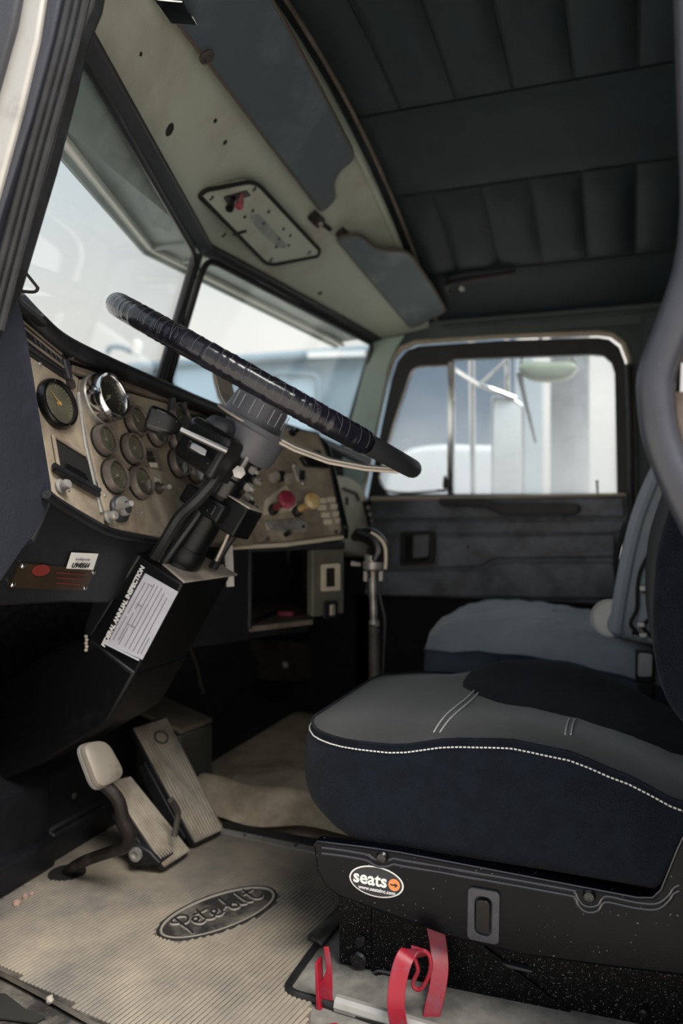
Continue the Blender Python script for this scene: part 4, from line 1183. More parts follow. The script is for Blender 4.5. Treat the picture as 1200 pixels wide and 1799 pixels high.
# tag hanging beside the column
tg = root('hanging_tag', atY(397, 990, 1.36), 'narrow black and white tag hanging beside the steering column', 'tag')
b = B(); b.prism([atY(*q, 1.36) for q in ((384, 962), (394, 960), (398, 1030), (387, 1028))], (0, .002, 0)); b.build('tag_band', 'ink', tg)
b = B(); b.prism([atY(*q, 1.36) for q in ((394, 960), (408, 958), (411, 1030), (398, 1031))], (0, .002, 0)); b.build('tag_card', 'white', tg)
b = B(); b.prism([atY(*q, 1.359) for q in ((387, 972), (391, 972), (393, 985), (389, 985))], (0, .001, 0)); b.build('tag_mark', 'redink', tg)
b = B(); b.prism([atY(*q, 1.359) for q in ((389, 992), (392, 992), (394, 1015), (391, 1015))], (0, .001, 0)); b.build('tag_print', 'white', tg)
B().tube([atY(393, 962, 1.36), atY(397, 940, 1.36)], .0016, 6).build('tag_string', 'whitemetal', tg)

# ------------------------------------------------------------------ steering wheel
W0 = atY(474, 684, 1.25)
rc = ray(474, 684)
re = ray(720, 821)
WN = rc.cross(re).normalized()
if WN.z < 0: WN = -WN
E2 = (rc - WN * rc.dot(WN)).normalized()      # away from the camera within the wheel plane
E1 = E2.cross(WN)
if E1.x < 0: E1 = -E1
WN = (WN - E2 * .02).normalized()
WR_ = .281
sw = root('steering_wheel', W0, 'large black steering wheel partly wrapped in shiny tape', 'steering wheel')
def WP(a, r=WR_, h=0.0): return W0 + E1 * (r * math.cos(a)) + E2 * (r * math.sin(a)) + WN * h
b = B(); b.tube([WP(2 * PI * k / 96) for k in range(96)], .0160, 14, closed=True); b.build('rim', 'dgrey', sw)
a0, a1 = rad(-56), rad(-204)
N_ = 260
b = B()
pth, rs = [], []
for k in range(N_ + 1):
    t_ = k / N_
    pth.append(WP(a0 + (a1 - a0) * t_)); rs.append(.0180 + .0011 * ((t_ * 34 + .6 * math.sin(t_ * 40)) % 1.0))
b.tube(pth, rs, 16); lab(b.build('tape_wrap', M('shiny_black_tape', '#121219', .2, 0, '#1c1c25', 20, .4, .7, bump=.5, bscale=45, bdist=.002), sw, ang=50), 'shiny black tape wound round the rim')
b = B()
for k in range(40):
    c = WP(a0 + (a1 - a0) * (k + .5 + random.uniform(-.3, .3)) / 40); c2 = WP(a0 + (a1 - a0) * (k + 1.1) / 40)
    ou = (c - W0).normalized(); sh_ = (c2 - c) * .5
    b.tube([c + (ou * math.cos(rad(f)) + WN * math.sin(rad(f))) * .0190 + sh_ * (f / 180) for f in range(-20, 201, 20)], .00035, 4)
for k in range(12):
    t_ = random.uniform(.03, .7); a = a0 + (a1 - a0) * t_
    c = WP(a); tg_ = (WP(a - .01) - c).normalized(); ou = (c - W0).normalized()
    pts = []
    for j in range(7):
        ph = rad(-10 + 25 * j + random.uniform(-6, 6)); 
        pts.append(c + (ou * math.cos(ph) + WN * math.sin(ph)) * .0192 + tg_ * (.004 * j * random.choice((-.6, .8, 1))))
    b.tube(pts, .00028, 4)
tag(b.build('tape_creases', M('grey_crease', '#4c4b54', .4), sw), kind='stuff')
b = B(); 
b.tube([WP(rad(-56.5)), WP(rad(-55.0))], [.0185, .0168], 16); b.build('tape_end', 'gloss', sw)
b = B(); b.lathe([(.012, .062), (.036, .060), (.046, .052), (.052, .02), (.055, .002)][::-1], W0 - WN * .066, WN, 30); hb_ = b.build('hub_cover', 'hubgrey', sw, .002)
for a in (-135, -95, -55, -15):
    o = W0 - WN * .042 + (E1 * math.cos(rad(a)) + E2 * math.sin(rad(a))) * .0525
    rd = (E1 * math.cos(rad(a)) + E2 * math.sin(rad(a))); s_ = rd.cross(WN)
    b = B(); b.tube([o + s_ * .008 + WN * .016, o + s_ * .008 - WN * .010, o - s_ * .008 - WN * .010, o - s_ * .008 + WN * .016], .0009, 6); b.build('hub_slot', 'ltgrey', hb_)
b = B(); b.lathe([(.066, 0), (.067, .004), (.05, .006), (0, .006)], W0 - WN * .068, WN, 36); b.build('spoke_plate', 'whitemetal', sw, .001)
for a, wd in ((rad(-8), .032), (rad(113), .019), (rad(232), .0)):
    if not wd: continue
    rd = E1 * math.cos(a) + E2 * math.sin(a); s_ = rd.cross(WN)
    prof = [(.04, -.066, wd * 1.4), (.09, -.065, wd * 1.2), (.15, -.056, wd), (.21, -.036, wd), (.262, -.012, wd * 1.05)]
    b = B()
    b.loft([[W0 + rd * r + WN * h + s_ * ww, W0 + rd * r + WN * (h + .003) + s_ * ww, W0 + rd * r + WN * (h + .003) - s_ * ww, W0 + rd * r + WN * h - s_ * ww] for r, h, ww in prof])
    b.build('spoke', 'whitemetal', sw)
    for sg in (-1, 1):
        b = B(); b.tube([W0 + rd * r + WN * (h - .003) + s_ * ww * sg for r, h, ww in prof], .0035, 6); b.build('spoke_edge', 'whitemetal', sw)

# ------------------------------------------------------------------ gear lever
gs = root('gear_lever', atZ(660, 1215, .2), 'upright gear lever with a curved black knob and silver collar', 'gear lever')
GY = 1.68
def G(px, py, y=GY): return atY(px, py, y)
b = B()
pts = [G(624, 942), G(634, 939), G(648, 942), G(660, 950), G(666, 962), G(664, 974), G(658, 984)]
b.tube(smooth(pts, 4), [.0105, .013, .0145, .0155, .0165, .017, .0175, .018, .0185, .019, .0195, .020, .0205, .0205, .021, .021, .021, .021, .021, .021, .0205, .020, .020, .0195, .019], 14, flat=(1, 1.0))
b.ball(G(624, 943), .0105, 8); lab(b.build('knob', 'gloss', gs), 'curved black plastic knob')
B().tube(smooth([G(652, 936, GY - .012), G(668, 946, GY - .014), G(677, 962, GY - .014), G(678, 985, GY - .012), G(677, 1000, GY - .012)], 4), .004, 8).build('knob_trim', 'cream', gs)
b = B(); b.lathe([(.022, 0), (.023, .004), (.023, .016), (.019, .018), (.019, .03), (.016, .032)], G(656, 1000), G(656, 960) - G(656, 1000), 20); b.build('collar', 'alum', gs)
b = B(); b.tube([G(634, 992), G(618, 990)], [.004, .006], 8); b.build('selector_tab', 'alum', gs)
for dx in (-13, 0, 14):
    b = B(); b.box(G(656 + dx, 1012), V((.005, 0, 0)), V((0, .006, 0)), V((0, 0, .012))); b.build('collar_clip', 'whitemetal' if dx == 0 else 'alum', gs, .002)
b = B(); b.tube([G(655, 1015), G(657, 1090)], .0085, 12); b.tube([G(657, 1090), G(658, 1100)], .012, 12); b.build('stick', 'steel', gs)
b = B(); b.tube([G(657, 1096), G(658, 1150), G(660, 1290), V((-.52, GY, .02))], [.0125, .013, .016, .017], 12); b.build('lower_stick', 'grime', gs)
b = B(); b.tube(smooth([G(664, 1010), G(668, 1050), G(676, 1090), G(674, 1150), G(672, 1230)], 5), .0042, 8); b.tube(smooth([G(648, 1010), G(650, 1050), G(660, 1080), G(666, 1110)], 5), .0035, 8); b.build('air_line', 'rubber', gs)

# ------------------------------------------------------------------ floor mat with ribs and script badge
mt = root('floor_mat', (-.7, 1.2, 0), 'dusty ribbed rubber floor mat with an oval script emblem under the pedals', 'floor mat')
mo = [atZ(*q, .0) for q in ((-60, 1660), (0, 1705), (90, 1752), (170, 1797), (300, 1880), (520, 1900), (550, 1756), (508, 1738), (512, 1722), (600, 1598), (640, 1540))]
mo += [V((-.35, 1.47, 0)), atZ(548, 1490, 0), atZ(392, 1462, 0), V((-.86, 1.52, 0)), V((-1.1, 1.5, 0)), V((-1.1, .95, 0))]
mo = [V((p.x, max(p.y, .862), 0)) for p in mo]
b = B(); b.prism(mo, (0, 0, -.008)); b.build('mat_sheet', 'rib', mt)
eC = atZ(386, 1603, .0)
eU = (atZ(484, 1562, 0) - atZ(290, 1644, 0)); eL = eU.length / 2; eU.normalize()
eV = UP.cross(eU); eW = .056
def inside(p, poly):
    c = False
    n = len(poly)
    for i in range(n):
        a, d = poly[i], poly[i - 1]
        if (a.y > p.y) != (d.y > p.y) and p.x < (d.x - a.x) * (p.y - a.y) / (d.y - a.y) + a.x: c = not c
    return c
rd = V((math.sin(rad(9)), math.cos(rad(9)), 0)); rn = V((rd.y, -rd.x, 0))
pitch = .0078
b = B()
box_lo = [V((-1.02, .9, 0)), V((-1.02, 1.16, 0)), V((-.93, 1.22, 0)), V((-.74, 1.20, 0)), V((-.68, 1.36, 0)), V((-.38, 1.40, 0)), V((-.30, .8, 0))]
for k in range(-110, 30):
    base = V((-.45, 1.1, 0)) + rn * (pitch * k)
    run = None
    for j in range(-45, 60):
        p = base + rd * (.01 * j)
        q = p - eC
        ok = inside(p, mo) and inside(p, box_lo) and (q.dot(eU) / (eL * 1.04)) ** 2 + (q.dot(eV) / (eW * 1.06)) ** 2 > 1
        if ok and run is None: run = p
        if (not ok or j == 59) and run is not None:
            if (p - run).length > .015:
                a, c = run, p - rd * .006
                hw = pitch * .40
                r0 = b.vs([a - rn * hw, a - rn * hw * .6 + UP * .0022, a + rn * hw * .6 + UP * .0022, a + rn * hw])
                r1 = b.vs([c - rn * hw, c - rn * hw * .6 + UP * .0022, c + rn * hw * .6 + UP * .0022, c + rn * hw])
                for i in range(3): b.bm.faces.new((r0[i], r0[i + 1], r1[i + 1], r1[i]))
                b.bm.faces.new(r0); b.bm.faces.new(r1[::-1])
            run = None
tag(b.build('ribs', 'rib', mt, flat=True), kind='stuff')
b = B(); b.prism([V((p.x, max(p.y, .87), 0)) for p in (atZ(-40, 1688, 0), atZ(60, 1640, 0), atZ(150, 1600, 0), atZ(260, 1570, 0), atZ(300, 1640, 0), atZ(400, 1660, 0), atZ(480, 1570, 0), atZ(600, 1560, 0), atZ(515, 1715, 0), atZ(508, 1742, 0), atZ(548, 1760, 0), atZ(540, 1860, 0), atZ(290, 1860, 0), atZ(170, 1797, 0), atZ(90, 1752, 0), atZ(0, 1705, 0))], (0, 0, .0005)); b.build('groove_bed', 'mat', mt)
def EL(u, v, h=0.0): return eC + eU * (u * eL) + eV * (v * eW) + UP * h
b = B(); b.prism([EL(math.cos(2 * PI * k / 48), math.sin(2 * PI * k / 48)) for k in range(48)], (0, 0, .0012)); em = b.build('emblem', 'matdark', mt)
b = B(); b.tube([EL(math.cos(2 * PI * k / 64), math.sin(2 * PI * k / 64), .0012) for k in range(64)], .0024, 6, closed=True); b.build('emblem_border', 'groove', em)
b = B(); b.tube([EL(.96 * math.cos(2 * PI * k / 64), .93 * math.sin(2 * PI * k / 64), .0014) for k in range(64)], .0024, 6, closed=True); b.build('emblem_rim', 'emboss', em)
# the script, drawn as pen strokes (u along the oval, v up)
S = [
    [(-.46, -.34), (-.52, .0), (-.56, .34), (-.50, .44), (-.42, .40)],
]
def stroke(pts, r=.0021):
    ps = smooth([EL(u, v, .0018) for u, v in pts], 6)
    return ps
strokes = [
    [(-.60, .20), (-.70, .34), (-.66, .52), (-.52, .56), (-.44, .38), (-.52, .14), (-.64, .12)],                 # bowl of the P
    [(-.60, .50), (-.62, .10), (-.62, -.30), (-.64, -.52)],                                                   # stem of the P
    [(-.46, -.10), (-.36, .02), (-.36, .16), (-.43, .14), (-.45, -.06), (-.40, -.22), (-.31, -.16)],            # e
    [(-.24, .50), (-.27, .10), (-.27, -.12), (-.20, -.22), (-.14, -.14)],                                     # t
    [(-.36, .30), (-.24, .32), (-.12, .36)],                                                                   # bar
    [(-.13, -.10), (-.04, .02), (-.04, .16), (-.11, .14), (-.13, -.06), (-.08, -.22), (.01, -.14)],             # e
    [(.01, -.16), (.05, .12), (.06, .0), (.13, .12), (.16, .04)],                                             # r
    [(.22, .62), (.19, .10), (.19, -.18), (.28, -.20), (.31, -.02), (.25, .10), (.20, .0)],                     # b
    [(.37, .10), (.36, -.14), (.43, -.20)],                                                                   # i
    [(.50, .60), (.47, .10), (.48, -.16), (.54, -.20)],                                                       # l
    [(.64, .56), (.61, .10), (.61, -.12), (.68, -.22), (.76, -.12)],                                          # t
    [(.54, .30), (.64, .33), (.76, .38)],                                                                     # bar
]
for s in strokes:
    sp = stroke(s)
    B().tube([p - UP * .0006 for p in sp], .0032, 6).build('script_stroke', 'emboss', em)
    B().tube([p + UP * .0018 for p in sp], .0019, 6).build('script_groove', 'groove', em)
# tunnel strip, cut-out lip and loose grit
fs = root('floor_strip', atZ(470, 1468, 0), 'pale metal strip and black rubber joint across the floor behind the throttle pedal', 'floor strip')
b = B(); b.prism([atZ(*q, 0) for q in ((390, 1446), (560, 1478), (700, 1500), (700, 1514), (556, 1492), (392, 1458))], (0, 0, .006)); lab(b.build('rubber_joint', 'rubber', fs, .002), 'black crumbling rubber joint')
b = B(); b.prism([atZ(*q, 0) for q in ((392, 1458), (556, 1492), (700, 1514), (700, 1524), (556, 1502), (388, 1466))], (0, 0, .004)); b.build('metal_strip', 'alum', fs, .001)
for q in ((430, 1468), (520, 1486)): screw(atZ(*q, .004), UP, .004, fs, 'grime')
cu = root('seat_opening', atZ(560, 1700, 0), 'black raised rubber lip in the floor mat around the seat base', 'rubber lip')
b = B(); b.tube(smooth([atZ(*q, .003) for q in ((618, 1570), (600, 1598), (560, 1655), (515, 1718), (507, 1735), (520, 1746), (560, 1758), (640, 1785), (700, 1805))], 5), .0055, 10); b.build('lip', 'rubber', cu)
b = B(); b.prism([atZ(*q, .004) for q in ((539, 1650), (600, 1590), (622, 1568), (634, 1580), (566, 1664))], (0, 0, .006)); b.build('flap', 'matdark', cu, .002)
b = B(); b.prism([atZ(*q, -.007) for q in ((480, 1735), (585, 1600), (700, 1560), (1300, 1560), (1300, 1930), (440, 1930), (470, 1760))], (0, 0, .005)); b.build('bare_floor', M('bare_grey_floor', '#5d5c58', .7, 0, '#8b8780', 12, .4, .65), cu)
pb = root('pebble', atZ(87, 1757, .004), 'small pale pebble lying on the edge of the floor mat', 'pebble')
b = B(); c = atZ(87, 1756, .006)
bmesh.ops.create_icosphere(b.bm, subdivisions=2, radius=.0055, matrix=Matrix.Translation(c))
for v in b.bm.verts: v.co += V((random.uniform(-1, 1), random.uniform(-1, 1), random.uniform(-1, 1))) * .0009
b.build('stone', 'emboss', pb, flat=True)
for q, r, w_ in (((30, 1587), .0065, 'largest'), ((44, 1576), .0055, 'middle-sized'), ((56, 1571), .0040, 'smallest')):
    b = B(); bmesh.ops.create_icosphere(b.bm, subdivisions=2, radius=r, matrix=Matrix.Translation(atZ(*q, .004)))
    for v in b.bm.verts: v.co += V((random.uniform(-1, 1), random.uniform(-1, 1), random.uniform(-1, 1))) * .001
    tag(b.build('stone_chip', 'chip', flat=True), w_ + ' of the three pinkish stone chips on the mat by the floor ducts', 'stone', None, 'stone chips on the floor mat')
# sill details
b = B(); b.prism([atZ(*q, -.012) for q in ((-40, 1745), (10, 1748), (45, 1775), (80, 1788), (60, 1799), (10, 1792), (-40, 1790))], (0, 0, .002)); b.build('sill_hole', 'groove', wl)
# crumpled tan cover over the tunnel
b = B()
c0 = atZ(470, 1410, 0)
def tun(u, v):
    x = -.92 + .62 * u; y = 1.53 + .35 * v
    h = .012 + .05 * math.sin(PI * min(v * 2.2, 1)) * (1 - .5 * u) + .006 * math.sin(17 * u + 5 * v) + .005 * math.sin(11 * v - 7 * u)
    return V((x, y, h))
b.grid(tun, 30, 30); tag(b.build('tunnel_cover', 'carpet'), 'stained tan floor cover lying over the tunnel beyond the pedals', 'floor cover')

# ------------------------------------------------------------------ pedals
def pedal(name, label, TL, TR, BL, BR, th, heel):
    r_ = root(name, (BL + BR) / 2, label, 'pedal')
    n_ = (TR - TL).cross(BL - TL).normalized()
    if n_.x < 0: n_ = -n_
    b = B(); b.prism(rpoly([TL, TR, BR, BL], .012), -n_ * th); b.build('plate', 'rubber', r_, .003)
    N = 11
    for k in range(N):
        a = (k + .5) / N; wv = (TR - TL).length / N * .38
        p, q = TL.lerp(TR, a), BL.lerp(BR, a)
        p, q = p.lerp(q, .03), p.lerp(q, .975)
        s = (TR - TL).normalized()
        b = B(); b.prism([p - s * wv, p + s * wv, q + s * wv, q - s * wv], n_ * .0032); b.build('tread_rib', 'pedal', r_, .0008)
    b = B(); b.prism([TL.lerp(BL, .02), TR.lerp(BR, .02), TR.lerp(BR, .985), TL.lerp(BL, .985)], n_ * .0012); b.build('tread', 'pedal', r_)
    # side web and hinge
    b = B(); g = V((0, 0, 0))
    lo1 = BL.lerp(TL, .08); lo2 = BL.lerp(TL, .72)
    b.prism([lo1 - n_ * th, lo2 - n_ * th, lo2 - n_ * (th + .02), V((lo1.x - .05, lo1.y, .004))], (BR - BL) * .9); b.build('hinge_web', 'rubber', r_, .003)
    return r_, n_
b_top = -.93
TL, TR = atX(188, 1372, -.93), atX(226, 1362, -.93)
BL, BR = atX(290, 1526, -.802), atX(335, 1497, -.797)
rbr, nbr = pedal('brake_pedal', 'ridged metal brake pedal on the floor behind the clutch pedal', TL, TR, BL, BR, .014, .05)
b = B(); b.lathe([(.013, 0), (.013, .006), (.007, .007), (.007, .004), (0, .004)], atY(240, 1500, 1.255), (0, -1, 0), 14); b.build('pivot_bolt', 'steel', rbr)
b = B(); b.prism([atY(*q, 1.26) for q in ((228, 1478), (262, 1496), (282, 1518), (232, 1522), (222, 1500))], (0, .05, 0)); b.build('pedal_foot', 'rubber', rbr, .003)
TL, TR = atX(232, 1276, -.97), atX(290, 1258, -.97)
BL, BR = atX(344, 1484, -.803), atX(393, 1461, -.784)
rth, nth = pedal('throttle_pedal', 'longer ridged throttle pedal beside the heater box', TL, TR, BL, BR, .014, .05)
oc = TL.lerp(TR, .55).lerp(BL.lerp(BR, .55), .16)
s1 = (TR - TL).normalized(); s2 = (BL - TL).normalized()
b = B(); b.tube([oc + s1 * (.022 * math.cos(2 * PI * k / 32)) + s2 * (.014 * math.sin(2 * PI * k / 32)) + nth * .004 for k in range(32)], .002, 6, closed=True); b.build('pedal_emblem', 'grime', rth)
b = B(); b.tube(smooth([atX(*q, -.80) for q in ((300, 1405), (312, 1425), (310, 1450), (306, 1470))], 4), .006, 8); b.build('pedal_linkage', 'grime', rth)
# clutch pedal
cl = root('clutch_pedal', atZ(115, 1536, 0), 'clutch pedal with a worn pale square pad on a bent arm', 'pedal')
YP = 1.08
cq = [atY(*q, YP) for q in ((140, 1306), (182, 1297), (221, 1366), (172, 1390))]
cx1 = (cq[1] - cq[0]); 
# tilt the pad: its far edge lies deeper
cq[1] = atY(186, 1299, YP + .06); cq[2] = atY(222, 1364, YP + .06)
cn = (cq[1] - cq[0]).cross(cq[3] - cq[0]).normalized()
if cn.x < 0: cn = -cn
b = B()
P = rpoly(cq, .022, 5); cen = sum(P, V()) / len(P)
lay = []
for s, h in ((.93, -.016), (1.0, -.010), (1.0, -.002), (.94, .003), (.75, .006), (.4, .0075), (.05, .008)):
    lay.append([cen + (p - cen) * s + cn * h for p in P])
b.loft(lay); lab(b.build('pad', 'pedalpad', cl), 'worn pale pad')
b = B(); b.loft([[cen + (p - cen) * 1.015 + cn * h for p in P] for h in (-.013, -.007)]); b.build('pad_rim', 'alum', cl)
arm = [cen + (cq[3] - cen) * .3 - cn * .02, atY(204, 1400, YP + .04), atY(216, 1438, YP + .05), atY(228, 1465, YP + .06), atY(220, 1488, YP + .07), atY(190, 1498, YP + .09), atY(155, 1510, YP + .10), atZ(128, 1524, .02), atZ(112, 1542, -.02)]
b = B(); b.tube(smooth(arm, 5), .0098, 12, flat=(1.0, 1.15)); b.build('arm', 'rusty', cl)
b = B(); b.lathe([(.034, 0), (.034, .002), (.0, .002)], atZ(118, 1534, .0003), UP, 24); b.build('floor_hole', 'groove', mt)

# ------------------------------------------------------------------ driver seat
ds = root('driver_seat', (-.15, 1.33, 0), 'charcoal fabric driver seat with white stitching on a black base', 'seat')
SX0, SX1, SY0, SY1 = -.462, .26, 1.075, 1.60
seamx = [-.46, -.448, -.306, -.225, -.147, -.073, -.003, .06, .26]
seamz = [.340, .338, .3385, .356, .362, .354, .332, .305, .25]
def lerpt(xs, zs, x):
    if x <= xs[0]: return zs[0]
    for a, c, z0, z1 in zip(xs, xs[1:], zs, zs[1:]):
        if x <= c:
            t = (x - a) / (c - a); t = t * t * (3 - 2 * t) * .35 + t * .65
            return z0 + (z1 - z0) * t
    return zs[-1]
def ctr(n=96):
    """plan outline of the cushion"""
    o = V(((SX0 + SX1) / 2, (SY0 + SY1) / 2, 0)); hx, hy, r = (SX1 - SX0) / 2, (SY1 - SY0) / 2, .11
    P = rrect(o, V((1, 0, 0)), V((0, 1, 0)), hx, hy, r, 10)
    P = [V((p.x + .018 * (1 - ((p.y - o.y) / hy) ** 2) * (-1 if p.x < o.x else 0), p.y, 0)) for p in P]
    return resample(P + [P[0]], n + 1)[:-1], o
OUT, OC = ctr()
def topz(x, y, s):
    zz = lerpt(seamx, seamz, x)
    v = (y - SY0) / (SY1 - SY0)
    # cushion profile: near bolster, sunken middle, far bolster
    far = .026 * math.exp(-((v - .88) / .13) ** 2) * max(0, min(1, (x + .38) / .16)) * max(0, min(1, (.14 - x) / .2))
    near = .010 * math.exp(-((v - .13) / .12) ** 2)
    front = .014 * math.exp(-((x + .34) / .10) ** 2) * math.exp(-((v - .5) / .4) ** 2)
    mid = -.018 * math.exp(-((v - .5) / .22) ** 2) * (1 / (1 + math.exp(-(x + .2) / .04)))
    return zz + .008 * (1 - s ** 3) + (far + near * .5 + front + mid) * (1 - s ** 5)
b = B()
rings = []
for s in (.02, .15, .3, .45, .58, .68, .76, .82, .87, .91, .945, .975):
    rings.append([V((OC.x + (p.x - OC.x) * s, OC.y + (p.y - OC.y) * s, 0)) for p in OUT])
for i, s in enumerate((.02, .15, .3, .45, .58, .68, .76, .82, .87, .91, .945, .975)):
    rings[i] = [V((p.x, p.y, topz(p.x, p.y, s))) for p in rings[i]]
seam = [V((OC.x + (p.x - OC.x) * .995, OC.y + (p.y - OC.y) * .995, lerpt(seamx, seamz, p.x))) for p in OUT]
n_o = len(OUT)
b.loft(rings + [[p + V((0, 0, .003)) for p in seam]], True, False)
b.bm.faces.new([v for v in b.bm.verts[:0]] ) if False else None
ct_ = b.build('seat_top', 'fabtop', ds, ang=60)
side = [[p + V((0, 0, .003)) for p in seam], [p - V((0, 0, .004)) for p in seam]]
for s, f in ((1.012, .10), (1.022, .28), (1.026, .5), (1.022, .7), (1.010, .86), (.985, .96), (.93, 1.0), (.8, 1.0)):
    row = []
    for p, q in zip(OUT, seam):
        zb = .200 - .012 * (p.x - SX0) + .03 * max(0, (-.36 - p.x) / .1) ** 1.5
        row.append(V((OC.x + (p.x - OC.x) * s, OC.y + (p.y - OC.y) * s, q.z - .004 + (zb - q.z) * f)))
    side.append(row)
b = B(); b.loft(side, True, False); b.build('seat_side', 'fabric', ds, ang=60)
# stitching: dashes along the seam
b = B()
sl = resample([p for p in seam] + [seam[0]], 420)
cen0 = V((OC.x, OC.y, 0))
for k in range(0, 419):
    p, q = sl[k], sl[k + 1]
    m = p.lerp(q, .5)
    if m.y > 1.45 and m.x > -.3: continue
    o = V((m.x - OC.x, m.y - OC.y, 0)).normalized() * .0045 - V((0, 0, .006))
    a, c = p.lerp(q, .12) + o, p.lerp(q, .80) + o
    b.tube([a, c], .0011, 5)
b.build('stitching', 'thread', ds)
# raised hem just above the stitching
b = B(); b.tube([p + V((0, 0, .004)) for p in seam], .0022, 6, closed=True); b.build('hem', 'fabric', ds)
def topray(px, py, off=.0008):
    def f(p):
        dx, dy = p.x - OC.x, p.y - OC.y
        s = max(abs(dx) / ((SX1 - SX0) / 2), abs(dy) / ((SY1 - SY0) / 2))
        return p.z - topz(p.x, p.y, min(s, 1)) - off
    return atS(px, py, f, 1.0, 2.2)
def seamline(pts, r=.0013):
    P = smooth([topray(*q) for q in pts], 5)
    b = B(); b.tube(P, r, 5); b.build('seam_stitch', 'thread', ds)
seamline(((833, 1213), (820, 1226), (790, 1250), (775, 1266), (762, 1286)))
seamline(((842, 1215), (829, 1229), (800, 1254), (786, 1268), (773, 1286)))
seamline(((1000, 1262), (996, 1274), (993, 1290)))
seamline(((1010, 1263), (1006, 1275), (1003, 1290)))
seamline(((1188, 1288), (1196, 1296), (1206, 1306)))
yb = [topray(*q) for q in ((800, 1203), (850, 1224), (908, 1244), (996, 1262), (1090, 1286), (1200, 1326))]
ybx = [p.x for p in yb]; yby = [p.y for p in yb]
b = B()
def bol(u, v):
    x = ybx[0] + .01 + u * (.2 - ybx[0])
    y0 = lerpt(ybx, yby, x); y0 = max(y0, 1.3)
    y = y0 + v * (1.585 - y0)
    s_ = max(abs(x - OC.x) / ((SX1 - SX0) / 2), abs(y - OC.y) / ((SY1 - SY0) / 2))
    return V((x, y, topz(x, y, min(s_, 1)) + .007 * min(1, v * 6) ** .6 * min(1, u * 9) ** .7 - .004 * (v > .97)))
b.grid(bol, 30, 16); lab(b.build('seat_bolster', 'fabric', ds), 'darker far side bolster')
# backrest
bp = [atY(*q, 1.10) for q in ((1172, 905), (1154, 975), (1147, 1060), (1149, 1140), (1164, 1212), (1196, 1266), (1240, 1290), (1340, 1280), (1370, 1100), (1370, 900), (1340, 700), (1270, 690), (1215, 790))]
b = B(); b.prism(smooth(bp, 4, True), (0, .50, 0)); b.build('backrest', 'fabric', ds, .03, 4)
# trim shell round the cushion
YS = 1.058
def T(px, py, d=0.0): return atY(px, py, YS - d)
shell = [T(*q) for q in ((549, 1482), (556, 1477), (640, 1487), (700, 1496), (1000, 1553), (1120, 1576), (1148, 1576), (1162, 1562), (1192, 1488), (1215, 1440), (1300, 1440), (1300, 1735), (1200, 1716), (1060, 1699), (920, 1680), (792, 1648), (660, 1600), (596, 1577), (572, 1560), (556, 1530))]
b = B(); b.prism(shell, (0, .022, 0)); sh = b.build('side_shell', 'satin', ds, .004, 3)
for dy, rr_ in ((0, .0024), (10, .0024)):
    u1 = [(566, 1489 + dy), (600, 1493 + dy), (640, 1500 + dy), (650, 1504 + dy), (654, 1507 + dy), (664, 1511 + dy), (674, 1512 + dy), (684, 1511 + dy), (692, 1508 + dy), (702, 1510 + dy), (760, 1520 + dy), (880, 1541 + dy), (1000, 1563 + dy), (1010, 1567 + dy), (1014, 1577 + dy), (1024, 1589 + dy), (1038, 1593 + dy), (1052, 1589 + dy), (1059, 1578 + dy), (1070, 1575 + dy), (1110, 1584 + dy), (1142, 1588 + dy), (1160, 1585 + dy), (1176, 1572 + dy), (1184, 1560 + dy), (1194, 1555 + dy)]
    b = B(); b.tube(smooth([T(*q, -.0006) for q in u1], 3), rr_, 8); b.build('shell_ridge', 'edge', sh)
b = B(); b.tube([T(*q, -.001) for q in ((552, 1486), (557, 1478), (640, 1488), (700, 1497), (1000, 1554), (1120, 1577), (1147, 1577), (1162, 1563), (1192, 1489), (1215, 1441))], .0013, 6); b.build('rim_highlight', 'edge', sh)  # thin glossy tube added for a highlight along the top edge
for q in ((672, 1505), (1035, 1573)):
    b = B(); b.lathe([(.0085, 0), (.0085, .003), (.006, .006), (0, .007)], T(*q), (0, -1, 0), 16); b.build('shell_bolt', 'gloss', sh)
# oval maker's badge
bc = T(661, 1549, .0004)
bx = (T(706, 1558) - T(616, 1540)).normalized(); by = (UP - bx * UP.dot(bx)).normalized()
sB = dist(bc) / FP
def ELB(k, n, f): return bc + bx * (50 * sB * f * math.cos(2 * PI * k / n)) + by * (27 * sB * (f if f > .98 else f - .03) * math.sin(2 * PI * k / n))
b = B(); b.prism([ELB(k, 48, 1) for k in range(48)], (0, .001, 0)); bd = b.build('badge', 'white', sh)
b = B(); b.prism([ELB(k, 48, .94) + V((0, -.0006, 0)) for k in range(48)], (0, .0006, 0)); b.build('badge_face', 'ink', bd)
words('seats', 25.5 * sB * 1.22, bc + bx * (-11 * sB) + by * (3 * sB) + V((0, -.0012, 0)), bx, by, 'whiteink', bd, bold=.0006)
words('www.seatsinc.com', 9 * sB, bc + bx * (2 * sB) + by * (-14 * sB) + V((0, -.0012, 0)), bx, by, 'whiteink', bd, bold=.0001)
oo = bc + bx * (33 * sB) + by * (1 * sB) + V((0, -.0008, 0))
b = B(); b.prism([oo + bx * (10.5 * sB * math.cos(2 * PI * k / 28)) + by * (10.5 * sB * math.sin(2 * PI * k / 28)) for k in range(28)], (0, -.0004, 0)); b.build('badge_disc', 'orange', bd)
b = B(); 
ar = [(-7, 1.1), (1.5, 1.1), (1.5, 4), (7, 0), (1.5, -4), (1.5, -1.1), (-7, -1.1)]
b.prism([oo + bx * (x * sB) + by * (y * sB) + V((0, -.0006, 0)) for x, y in ar], (0, -.0004, 0)); b.build('badge_arrow', 'ink', bd)
